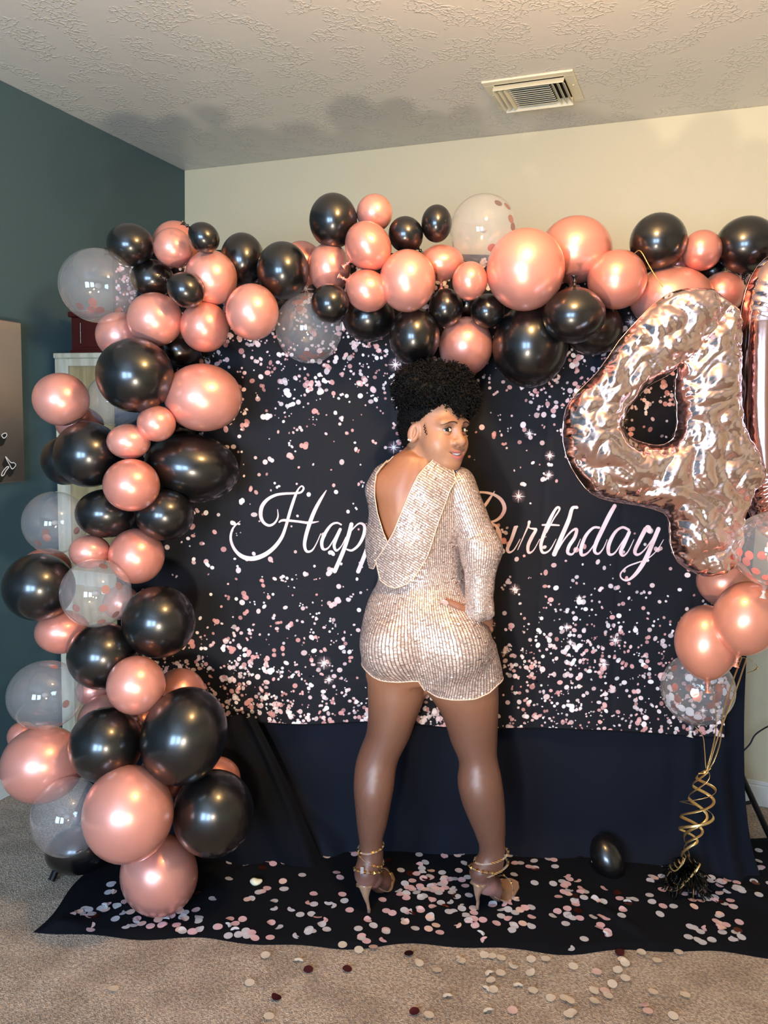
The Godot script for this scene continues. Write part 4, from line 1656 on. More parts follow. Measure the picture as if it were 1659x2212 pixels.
func shoes(o: Node3D) -> void:
	var nude := mat(c8(160, 126, 101), 0.22, 0.0, {"clearcoat_enabled": true, "clearcoat": 0.8, "clearcoat_roughness": 0.08})
	var tipm := mat(c8(120, 100, 86), 0.5)
	var plastic := mat(c8(232, 214, 196, 0.22), 0.05, 0.0, {"transparency": BaseMaterial3D.TRANSPARENCY_ALPHA, "metallic_specular": 0.8})
	var stud := mat(c8(224, 176, 92), 0.18, 1.0)
	for fi in 2:
		var f: Array = feet[fi]
		var sh := Node3D.new()
		sh.name = "sandal"
		o.add_child(sh, true)
		sh.set_meta("label", "nude stiletto sandal with clear studded straps")
		var heel: Vector3 = f[1][0]
		var mid: Vector3 = f[2][0]
		var ball_: Vector3 = f[3][0]
		var toe: Vector3 = f[4][0]
		var dir := Vector3(toe.x - heel.x, 0, toe.z - heel.z).normalized()
		var across := dir.cross(Vector3.UP)
		# footbed under the foot
		var path := [heel + Vector3(0, -0.029, 0) - dir * 0.026, heel + Vector3(0, -0.031, 0), mid + Vector3(0, -0.026, 0), ball_ + Vector3(0, -0.029, 0), toe + Vector3(0, -0.018, 0), toe + Vector3(0, -0.015, 0) + dir * 0.03]
		for k in path.size():
			path[k].y = maxf(path[k].y, 0.0095)
		var fine := curve(path, 8)
		var mb := MB.new()
		var nseg := fine.size()
		for k in nseg:
			var t := float(k) / (nseg - 1)
			var w := lerpf(0.022, 0.026, smoothstep(0, 0.15, t))
			w = lerpf(w, 0.021, smoothstep(0.15, 0.45, t))
			w = lerpf(w, 0.036, smoothstep(0.45, 0.7, t))
			w = lerpf(w, 0.02, smoothstep(0.8, 1.0, t))
			for i in 13:
				var a := TAU * i / 12.0
				mb.vert(fine[k] + across * w * cos(a) + Vector3(0, 0.0048 * sin(a), 0), Vector2(t, i / 12.0))
		for k in nseg - 1:
			for i in 12:
				var a := k * 13 + i
				mb.quad(a, a + 1, a + 14, a + 13)
		put("footbed", mb.mesh(), nude, sh)
		# stiletto heel
		var foot_tip := (gp(797, 1974) if fi == 0 else gp(1031, 1967)) - R0
		foot_tip.y = 0.006
		var top: Vector3 = path[1] - dir * 0.004
		mb = MB.new()
		var pts := []
		var rad := []
		for k in 13:
			var t := k / 12.0
			var q := top.lerp(foot_tip, t)
			q += -dir * 0.008 * sin(PI * minf(t * 1.4, 1.0))
			pts.append(q)
			rad.append(lerpf(0.0065, 0.0045, t) + 0.019 * pow(1.0 - t, 3.4))
		mb.tube(pts, rad, 14)
		put("stiletto", mb.mesh(), nude, sh)
		mb = MB.new()
		mb.lathe([[0.0, -0.005], [0.005, -0.005], [0.0052, 0.008], [0.0048, 0.012]], 12, Transform3D(Basis(), foot_tip))
		put("heel_tip", mb.mesh(), tipm, sh)
		# straps: rings round the ankle, one over the heel, one over the toes
		var lg: Loft = leg_l if fi == 0 else leg_r
		var rings := [[1826, 0.15], [1848, -0.35]] if fi == 0 else [[1838, 0.25], [1862, 0.25]]
		for rg in rings:
			var yy := pl(800, rg[0], 0.0).y
			var i := clampi(int((yy - lg.y0) / lg.dy), 0, lg.n - 1)
			var loop := []
			for k in 33:
				var a := TAU * k / 32.0
				var off := (lg.rx[i] + 0.0025)
				var q := Vector3(lg.cx[i] + off * cos(a), yy + rg[1] * 0.05 * cos(a) - 0.0, lg.cz[i] + (lg.rz[i] + 0.0025) * sin(a))
				var guard := 0
				while body_d(q) < 0.001 and guard < 14:
					q.x += 0.0015 * cos(a)
					q.z += 0.0015 * sin(a)
					guard += 1
				loop.append(q)
			strap(sh, loop, plastic, stud, [3, 5, 7, 29, 1, 13, 15] if fi == 0 else [0, 2, 30, 16, 14])
			if fi == 1:
				# buckle of small bright links at the back
				mb = MB.new()
				for k in range(6, 10):
					var q: Vector3 = loop[k]
					mb.box(q + Vector3(-0.0025, -0.004, 0.0), q + Vector3(0.0025, 0.004, 0.0035), 0.001)
				put("buckle", mb.mesh(false, false), stud, sh)
		var hs := []
		for k in 19:
			var a := lerpf(-0.5, PI + 0.5, k / 18.0)
			var c := heel + Vector3(0, 0.024, 0)
			var q: Vector3 = c + across * 0.034 * cos(a) - dir * 0.036 * sin(a) + Vector3(0, 0.012 * sin(a) - 0.012, 0)
			var guard := 0
			while body_d(q) < 0.0005 and guard < 24:
				q += (across * cos(a) - dir * sin(a)) * 0.0015
				guard += 1
			hs.append(q)
		strap(sh, hs, plastic, stud, [2, 4, 6, 8, 11, 13, 16])
		var ts := []
		for k in 15:
			var a := PI * k / 14.0
			var c := ball_.lerp(toe, 0.35) + Vector3(0, -0.026, 0)
			var q: Vector3 = c + across * 0.036 * cos(a) + Vector3(0, 0.052 * sin(a), 0)
			var guard := 0
			while body_d(q) < 0.001 and guard < 24:
				q += (across * cos(a) + Vector3(0, sin(a), 0)) * 0.0015
				guard += 1
			ts.append(q)
		strap(sh, ts, plastic, stud, [2, 4, 7, 10, 12])
		if fi == 0:
			mb = MB.new()
			var hb: Vector3 = hs[9]
			mb.box(hb + Vector3(-0.005, -0.004, 0.001), hb + Vector3(0.005, 0.016, 0.003), 0.001)
			put("heel_tab", mb.mesh(false, false), mat(c8(206, 206, 212), 0.15, 0.6), sh)


func strap(sh: Node3D, pts: Array, plastic: Material, stud: Material, at: Array) -> void:
	var mb := MB.new()
	mb.tube(pts, 0.0042, 6, 0.22)
	# stand the strip upright against the skin
	put("strap", mb.mesh(), plastic, sh)
	for k in at:
		if k >= pts.size():
			continue
		mb = MB.new()
		var q: Vector3 = pts[k]
		var nx: Vector3 = pts[mini(k + 1, pts.size() - 1)]
		var pv: Vector3 = pts[maxi(k - 1, 0)]
		var t := (nx - pv).normalized()
		var c := Vector3.ZERO
		for p in pts:
			c += p / pts.size()
		var out := (q - c)
		out = (out - t * out.dot(t)).normalized()
		var u := out.cross(t)
		var h := 0.0042
		var base := [q + (t + u) * h, q + (u - t) * h, q - (t + u) * h, q + (t - u) * h]
		for e in 4:
			mb.out([base[e], base[(e + 1) % 4], q + out * 0.0055], q - out * 0.003)
		put("stud", mb.mesh(false, false), stud, sh)


func balloon_body(rx: float, ry: float, rz: float, seg := 40) -> ArrayMesh:
	# crown at +y, tapering neck at -y
	var mb := MB.new()
	var pr := []
	var n := 26
	for j in n:
		var a := PI * j / n
		var y := -cos(a)
		var k := sin(a)
		if y < 0.0:
			k *= 1.0 - 0.10 * y * y
		if j == 0:
			continue
		pr.append([maxf(k, 0.055), y])
	pr.append([0.0, 1.0])
	pr = [[0.04, -1.17], [0.045, -1.11], [0.06, -1.05]] + pr
	mb.lathe(pr, seg, Transform3D(Basis.from_scale(Vector3(rx, ry, rz)), Vector3.ZERO))
	return mb.mesh()


func knot_mesh() -> ArrayMesh:
	if not M.has("knot_mesh"):
		var mb := MB.new()
		mb.lathe([[0.001, 0.004], [0.0042, 0.003], [0.0055, 0.0], [0.0042, -0.003], [0.003, -0.005], [0.0042, -0.008], [0.0075, -0.013], [0.0085, -0.016], [0.007, -0.0155], [0.0035, -0.01], [0.001, -0.008]], 12, Transform3D(Basis(Vector3.RIGHT, PI), Vector3.ZERO) * Transform3D(Basis(Vector3.RIGHT, PI), Vector3.ZERO))
		for k in mb.v.size():
			mb.v[k].x *= 1.0 + 0.25 * sin(mb.v[k].y * 700.0)
		M.knot_mesh = mb.mesh()
	return M.knot_mesh


func balloon(kind: String, cx: float, cy: float, a: float, b: float, ang: float, depth: float, neck: float, label: String, group := "", dots := 0) -> Node3D:
	var at := px(cx, cy, depth)
	var eye := (Vector3(0, EYE, 0) - at)
	var sc := optical(at) / FOCAL
	var to := eye.normalized()
	var right := Vector3.UP.cross(to).normalized()
	var up := to.cross(right)
	var an := deg_to_rad(ang)
	var bs: Basis
	var size: Vector3
	if neck > 900:
		# the crown looks at the camera, the neck is tucked into the garland
		var x := right * cos(an) - up * sin(an)
		bs = Basis(x, to, x.cross(to))
		size = Vector3(a * sc, (a + b) * 0.52 * sc, b * sc)
	else:
		var na := deg_to_rad(neck)
		var y := -(right * cos(na) - up * sin(na))
		var x := y.cross(to).normalized()
		bs = Basis(x, y, x.cross(y))
		size = Vector3(b * sc, a * sc, b * sc)
	var cat_name: String = {"B": "black_balloon", "R": "rose_balloon", "C": "clear_balloon", "O": "rose_balloon"}[kind]
	var gr: String = group if group else {"B": "black balloons of the garland", "R": "rose balloons of the garland", "C": "clear balloons of the garland", "O": ""}[kind]
	var o := thing(cat_name, label, "balloon", at, bs, gr)
	var mt: Material = M[{"B": "black", "R": "rose", "C": "clear", "O": "orange_rose"}[kind]]
	if kind == "R" or kind == "B":
		mt = M[("rose%d" if kind == "R" else "black%d") % (rng.randi() % 3)]
	put("skin", balloon_body(size.x, size.y, size.z), mt, o)
	var k := put("knot", knot_mesh(), M.knot_clear if kind == "C" else mt, o)
	k.position = Vector3(0, -size.y * 1.17, 0)
	return o


func dot_mesh(r: float) -> ArrayMesh:
	var key := "dot%d" % int(r * 10000)
	if not M.has(key):
		var mb := MB.new()
		mb.lathe([[0.0, -0.0002], [r, -0.0002], [r, 0.0002], [0.0, 0.0002]], 16)
		M[key] = mb.mesh()
	return M[key]


func dots_in(o: Node3D, r: float, where: Array, colour: Material) -> void:
	# where: stage directions from the balloon's centre
	for w in where:
		var n: Vector3 = (o.transform.basis.inverse() * (turn * w.normalized()))
		var d := put("confetti_dot", dot_mesh(0.0122), colour, o)
		var x := n.cross(Vector3(0.2, 0.9, 0.3)).normalized()
		d.transform = Transform3D(Basis(x, n, x.cross(n)), n * r * 0.965)


func balloons() -> void:
	for k in 3:
		M["rose%d" % k] = M.rose.duplicate()
		M["rose%d" % k].albedo_color = [c8(230, 153, 134), c8(226, 146, 127), c8(233, 158, 140)][k]
		M["black%d" % k] = M.black.duplicate()
		M["black%d" % k].albedo_color = [c8(14, 13, 13), c8(17, 15, 14), c8(13, 13, 14)][k]
	balloon("B", 282, 529, 50, 45, 0, 2.437, 999, "black balloon at the upper left corner of the garland, left of two rose ones")
	balloon("R", 379, 528, 49, 49, 0, 2.529, 999, "rose balloon mostly hidden behind a slightly smaller rose one at the garland's upper left corner")
	balloon("R", 374, 535, 42, 41, 0, 2.420, 999, "small rose balloon at the upper left, before a larger rose one")
	balloon("B", 440, 513, 35, 31, 20, 2.350, 212, "small black balloon at the upper left with its knot sticking out to the left")
	balloon("B", 329, 602, 46, 41, 0, 2.491, 999, "black balloon right of the large clear one, behind the small knotted black balloon")
	clear(212, 617, 82, 79, 2.402, "large clear balloon at the upper left with a few coppery confetti dots at its bottom", [Vector3(-0.40, -0.51, -0.76), Vector3(-0.26, -0.66, 0.70), Vector3(0.13, -0.56, 0.82), Vector3(0.30, -0.56, -0.77), Vector3(0.26, -0.74, 0.62), Vector3(0.05, -0.74, 0.67)])
	balloon("R", 456, 600, 56, 58, 0, 2.420, 999, "rose balloon touching the right end of the small black one with a left knot")
	balloon("B", 401, 626, 41, 37, 18, 2.335, 205, "small black balloon lying across two rose ones, its knot at its left end")
	balloon("R", 335, 690, 59, 57, 0, 2.420, 999, "rose balloon directly above the largest black one of the left column")
	balloon("R", 442, 706, 52, 54, 0, 2.420, 999, "rose balloon at the very top left corner of the printed backdrop")
	balloon("R", 260, 725, 52, 50, 0, 2.490, 999, "rose balloon under the large clear one, half behind the large black balloon")
	balloon("B", 292, 811, 82, 80, 0, 2.350, 999, "largest black balloon of the left column, beside the large oval rose one")
	balloon("B", 388, 756, 46, 38, 15, 2.537, 15, "black balloon behind two rose ones at the backdrop's top left, its neck pointing right")
	balloon("R", 439, 859, 83, 73, 0, 2.420, 999, "large oval rose balloon lying sideways against the left edge of the printed backdrop")
	balloon("R", 132, 863, 59, 57, 0, 2.420, 999, "leftmost rose balloon in front of the pale wooden cabinet")
	clear(251, 864, 62, 58, 2.490, "clear balloon between the cabinet's rose balloon and the large black one", [Vector3(0.20, -0.90, -0.39)])
	balloon("R", 172, 916, 50, 38, 0, 2.560, 999, "rose balloon almost hidden behind the clear one and the wide black one by the cabinet")
	balloon("R", 338, 915, 41, 39, 0, 2.350, 999, "small rose balloon just below the largest black one of the left column")
	balloon("R", 278, 954, 46, 38, 0, 2.350, 999, "small squat rose balloon between two wide black ones of the left column")
	balloon("B", 191, 982, 72, 71, 0, 2.404, 999, "wide black balloon in front of the cabinet, left of the small squat rose one")
	balloon("B", 141, 995, 50, 53, 0, 2.506, 999, "black balloon at the far left, mostly behind the wide black one by the cabinet")
	balloon("B", 415, 1011, 101, 74, 8, 2.469, 999, "big egg shaped black balloon lying sideways over the backdrop's left edge")
	balloon("B", 388, 926, 34, 32, 0, 2.550, 999, "black balloon barely seen between the oval rose one and the egg shaped black one")
	balloon("R", 284, 1048, 60, 57, 0, 2.302, 999, "round rose balloon between the wide black and the egg shaped black balloons")
	balloon("B", 229, 1109, 64, 53, 0, 2.392, 999, "black balloon lying sideways below the round rose one, left of its black twin")
	balloon("B", 356, 1112, 62, 56, 0, 2.371, 999, "black balloon lying sideways below the egg shaped one, right of its black twin")
	clear(119, 1129, 68, 68, 2.457, "clear balloon with dark confetti dots through which the cabinet edge shows", [Vector3(-0.60, -0.44, -0.67), Vector3(-0.23, -0.57, 0.79), Vector3(-0.82, -0.37, 0.44), Vector3(0.38, -0.37, -0.85), Vector3(0.10, -0.37, 0.92)])
	balloon("R", 194, 1192, 43, 37, 0, 2.370, 999, "small rose balloon right above the clear one with scattered dots")
	balloon("R", 100, 1226, 52, 42, 0, 2.502, 999, "rose balloon showing as a thin rim above the far left black one")
	balloon("B", 84, 1268, 75, 73, 0, 2.351, 999, "large black balloon at the far left edge halfway down the garland column")
	balloon("R", 295, 1201, 59, 60, 0, 2.372, 999, "rose balloon beside the backdrop's left edge, level with the printed lettering's foot")
	clear(207, 1281, 75, 74, 2.273, "clear balloon with large scattered dots at the front of the column", [Vector3(0.39, 0.04, -0.92), Vector3(0.56, 0.28, 0.78), Vector3(-0.24, -0.25, 0.94), Vector3(-0.06, -0.65, -0.76), Vector3(0.35, 0.88, 0.32), Vector3(0.73, -0.54, 0.42), Vector3(0.05, -0.95, -0.31)])
	balloon("R", 262, 1302, 39, 37, 0, 2.482, 999, "rose balloon peeping out behind the clear one with large scattered dots")
	balloon("R", 135, 1365, 57, 47, 0, 2.396, 999, "rose balloon below the far left black one, partly behind the clear one")
	balloon("B", 343, 1343, 78, 78, 0, 2.331, 999, "large round black balloon overlapping the backdrop's left edge below the rose one")
	balloon("B", 222, 1417, 74, 72, 0, 2.313, 999, "black balloon below the clear dotted one, with a small pale dimple in its shine")
	balloon("R", 294, 1480, 62, 63, 0, 2.225, 999, "round rose balloon above two large black ones in the lower column")
	balloon("R", 388, 1500, 56, 56, 0, 2.431, 999, "dark rose balloon half hidden behind the biggest black one, at the sparkling print")
	clear(98, 1501, 79, 74, 2.290, "clear balloon at the far left, just above the large rose one", [Vector3(0.28, -0.55, -0.79), Vector3(-0.23, -0.72, 0.65), Vector3(-0.06, -0.77, 0.64), Vector3(-0.06, 0.60, -0.80)])
	balloon("R", 203, 1492, 38, 34, 0, 2.476, 999, "pinkish balloon deep between the lower clear one and the round rose one")
	balloon("R", 230, 1556, 60, 56, 0, 2.408, 999, "rose balloon rising behind the top of a lower black one")
	balloon("R", 303, 1561, 36, 34, 0, 2.380, 999, "dark rose balloon deep in the gap between the two lower black ones")
	balloon("B", 228, 1609, 77, 80, 0, 2.210, 999, "black balloon in the lower column, left of the biggest black one")
	balloon("B", 398, 1589, 91, 105, 20, 2.198, 999, "biggest black balloon of all, upright egg shape in the lower column")
	balloon("R", 92, 1651, 86, 82, 0, 2.284, 999, "large rose balloon at the far lower left edge")
	balloon("R", 48, 1590, 31, 31, 0, 2.368, 999, "little rose balloon tucked above the large rose one at the far lower left")
	clear(146, 1764, 76, 83, 2.178, "lowest clear balloon, with one copper dot, above the carpet", [Vector3(0.23, -0.47, -0.85), Vector3(0.50, -0.75, 0.43)])
	balloon("R", 277, 1758, 96, 102, 0, 2.117, 999, "largest rose balloon at the front of the lower column")
	balloon("B", 461, 1756, 87, 91, 0, 2.220, 999, "large black balloon at the right foot of the column over the black cloth")
	balloon("R", 466, 1684, 53, 49, 0, 2.387, 999, "rose balloon peeping out above the large black one at the column's right foot")
	balloon("R", 345, 1682, 50, 50, 0, 2.383, 999, "rose balloon glimpsed in the gaps behind the largest rose one")
	balloon("R", 344, 1888, 81, 87, -25, 2.253, 999, "lowest rose balloon resting on the black cloth among confetti")
	balloon("B", 172, 1836, 70, 51, 0, 2.427, 999, "lowest black balloon near the carpet behind the lowest clear one")
	balloon("B", 524, 562, 48, 57, 0, 2.504, 999, "black balloon at the upper left behind its black neighbour, against the cream wall")
	balloon("B", 611, 585, 56, 61, 0, 2.409, 999, "large black balloon at the upper left, above the first rose one over the print")
	balloon("R", 545, 674, 57, 60, 0, 2.350, 999, "rose balloon below two black ones at the backdrop's top left")
	balloon("R", 652, 570, 47, 48, 0, 2.521, 999, "rose balloon behind the large black one, against the cream wall")
	balloon("R", 711, 579, 46, 53, 0, 2.452, 999, "rose balloon left of two smaller see-through rose ones with little knots")
	balloon("B", 720, 477, 52, 57, 0, 2.420, 999, "topmost black balloon of the garland, left of the topmost rose one")
	balloon("R", 809, 460, 39, 39, 0, 2.420, 999, "topmost rose balloon of the garland")
	balloon("R", 795, 532, 49, 54, 20, 2.350, 140, "shiny rose balloon under the topmost rose one, its knot at its lower left")
	balloon("R", 793, 628, 49, 44, 15, 2.350, 205, "shiny rose balloon with its knot at its upper left, above a black one")
	balloon("B", 877, 507, 39, 37, 40, 2.420, 45, "small brownish black balloon with its knot at its lower right, near the garland's top")
	balloon("B", 943, 483, 33, 39, 0, 2.420, 999, "small black balloon left of the large clear one at the garland's top")
	clear(1045, 497, 74, 75, 2.428, "large clear balloon standing against the cream wall, with dots along its right side", [Vector3(0.44, 0.86, -0.26), Vector3(0.60, 0.56, 0.57), Vector3(0.70, 0.17, 0.69), Vector3(0.92, 0.20, -0.34), Vector3(0.17, -0.66, 0.73)])
	balloon("R", 880, 607, 61, 66, 0, 2.350, 999, "rose balloon at the middle of the top garland, left of a smaller rose one")
	balloon("R", 953, 568, 38, 49, 90, 2.420, 88, "egg shaped rose balloon below a small black one, its neck pointing down")
	balloon("R", 1015, 607, 38, 41, 0, 2.350, 999, "small rose balloon left of the largest rose one of the top")
	balloon("R", 1135, 583, 84, 87, 0, 2.342, 999, "largest rose balloon of the top garland, in front of the clear one")
	balloon("R", 1244, 540, 71, 77, 90, 2.466, 95, "large rose balloon against the cream wall, behind the largest rose one")
	balloon("R", 1333, 604, 63, 63, 0, 2.388, 999, "round rose balloon to the right, above the foil number four")
	balloon("B", 1422, 522, 60, 60, 0, 2.420, 999, "black balloon against the cream wall, right of the large rose ones")
	balloon("R", 1516, 541, 42, 43, 0, 2.420, 999, "small rose balloon between two black ones at the upper right")
	balloon("B", 1612, 529, 60, 64, 90, 2.420, 90, "black balloon at the upper right corner with its shiny neck pointing down")
	balloon("R", 1450, 644, 87, 67, 0, 2.455, 999, "wide rose balloon right behind the top of the foil number four")
	balloon("R", 1562, 632, 46, 45, 0, 2.472, 999, "rose balloon at the right behind the join of the two foil numbers")
	balloon("B", 1540, 585, 28, 26, 0, 2.520, 999, "black balloon barely seen below the small rose one at the upper right")
	balloon("R", 1463, 570, 27, 25, 0, 2.524, 999, "rose balloon barely seen between the black and the wide rose one at the right")
	balloon("B", 1240, 681, 60, 67, 90, 2.323, 268, "black balloon with its knot on top, hanging over the print at the right")
	balloon("B", 1283, 710, 61, 57, 0, 2.484, 999, "black balloon half behind the one with the knot on top, near the foil four")
	balloon("B", 1145, 747, 81, 90, 0, 2.447, 999, "largest black balloon over the print, under the largest rose one")
	balloon("B", 963, 665, 37, 41, 0, 2.420, 999, "small black balloon over the print, left of another small black one")
	balloon("B", 1053, 672, 37, 37, 0, 2.420, 999, "small black balloon left of the largest hanging black one")
	balloon("B", 1009, 655, 30, 30, 0, 2.534, 999, "black balloon barely seen between two small black ones above the rose one")
	balloon("R", 1006, 748, 58, 63, 0, 2.490, 999, "rose balloon over the print just above the woman's hair")
	balloon("B", 895, 727, 55, 62, 0, 2.420, 999, "black balloon over the print above the left side of the woman's hair")
	balloon("B", 796, 685, 57, 53, 0, 2.490, 999, "black balloon over the print below the shiny rose pair")
	balloon("B", 713, 656, 41, 42, 0, 2.334, 999, "small black balloon in front of the clear one with pink dots")
	clear(667, 709, 72, 75, 2.436, "clear balloon hanging in front of the sparkling print at the top left", [Vector3(-0.46, 0.81, -0.36), Vector3(-0.22, 0.67, 0.71), Vector3(-0.08, 0.83, 0.55), Vector3(-0.24, -0.83, -0.50), Vector3(0.02, -0.81, 0.59), Vector3(0.20, -0.88, 0.43), Vector3(-0.36, 0.67, -0.65), Vector3(-0.08, -0.95, 0.30), Vector3(0.45, -0.81, 0.38)])
	balloon("B", 607, 640, 36, 34, 0, 2.540, 999, "black balloon barely seen behind the clear one and the large black one")
	balloon("B", 815, 577, 30, 30, 0, 2.540, 999, "black balloon barely seen between the shiny rose ones and the middle rose one")


func clear(cx: float, cy: float, a: float, b: float, depth: float, label: String, where: Array, group := "clear balloons of the garland") -> Node3D:
	var o := balloon("C", cx, cy, a, b, 0, depth, 999, label, group)
	dots_in(o, (a + b) * 0.5 * optical(px(cx, cy, depth)) / FOCAL, where, M.copper_dot)
	return o


# an inflated foil shape: outline and holes in stage metres (x, y), seams along the outlines
func foil(outline: PackedVector2Array, hole: PackedVector2Array, creases: Array, half: float, wide: float, crinkle: float, step: float, seed_: int) -> Array:
	var lo := outline[0]
	var hi := outline[0]
	for p in outline:
		lo = lo.min(p)
		hi = hi.max(p)
	lo -= Vector2.ONE * step
	hi += Vector2.ONE * step
	var nx := int((hi.x - lo.x) / step) + 1
	var ny := int((hi.y - lo.y) / step) + 1
	var fa := noise(5.5, seed_, FastNoiseLite.TYPE_SIMPLEX_SMOOTH, 1)
	var fb := noise(13.0, seed_ + 1, FastNoiseLite.TYPE_SIMPLEX_SMOOTH, 1)
	var fc := noise(42.0, seed_ + 2, FastNoiseLite.TYPE_SIMPLEX_SMOOTH, 1)
	var fd := noise(34.0, seed_ + 3, FastNoiseLite.TYPE_SIMPLEX, 2)
	var res := []
	var D := PackedFloat32Array()
	for j in ny + 1:
		for i in nx + 1:
			var p := lo + Vector2(i, j) * step
			var d := inside(p, outline)
			if d > -step * 2.0:
				d = minf(d, -inside(p, hole))
			D.append(d)
	for side in [1.0, -1.0]:
		var mb := MB.new()
		var s := PackedFloat32Array()
		for j in ny + 1:
			for i in nx + 1:
				var p := lo + Vector2(i, j) * step
				var d := D[j * (nx + 1) + i]
				var e := maxf(d, 0.0)
				for c in creases:
					var ab: Vector2 = c[1] - c[0]
					var t := clampf((p - c[0]).dot(ab) / ab.length_squared(), 0, 1)
					e = minf(e, (p - c[0] - ab * t).length() + 0.012)
				var u := 1.0 - minf(e / wide, 1.0)
				var z := half * sqrt(maxf(1.0 - u * u, 0.0))
				if crinkle > 0.0:
					var q := p + Vector2(3.0 * side, 0)
					var k := minf(e / 0.025, 1.0)
					# crumpled film: flat facets between sharp creases, at three sizes
					z += crinkle * (absf(fa.get_noise_2d(q.x, q.y)) - 0.3) * 1.6 * k
					z += crinkle * 0.8 * absf(fb.get_noise_2d(q.x, q.y)) * minf(e / 0.012, 1.0)
					z += crinkle * 0.14 * absf(fc.get_noise_2d(q.x, q.y))
					# gathers running in from the seams
					z += crinkle * 0.55 * fd.get_noise_2d(p.x, p.y) * exp(-e / 0.022) * minf(e / 0.004, 1.0)
				mb.vert(Vector3(p.x, p.y, z * side), p * 2.2)
				s.append(d)
		for j in ny:
			for i in nx:
				var a := j * (nx + 1) + i
				if maxf(maxf(s[a], s[a + 1]), maxf(s[a + nx + 1], s[a + nx + 2])) <= 0.0:
					continue
				if side > 0:
					mb.quad(a, a + 1, a + nx + 2, a + nx + 1)
				else:
					mb.quad(a, a + nx + 1, a + nx + 2, a + 1)
		res.append(clip(mb, s)[0])
	return res


func outline_of(pts: Array, depth: float, mid: Vector3) -> PackedVector2Array:
	var o := PackedVector2Array()
	for p in pts:
		var q := px(p.x, p.y, depth) - mid
		o.append(Vector2(q.x, q.y))
	return o


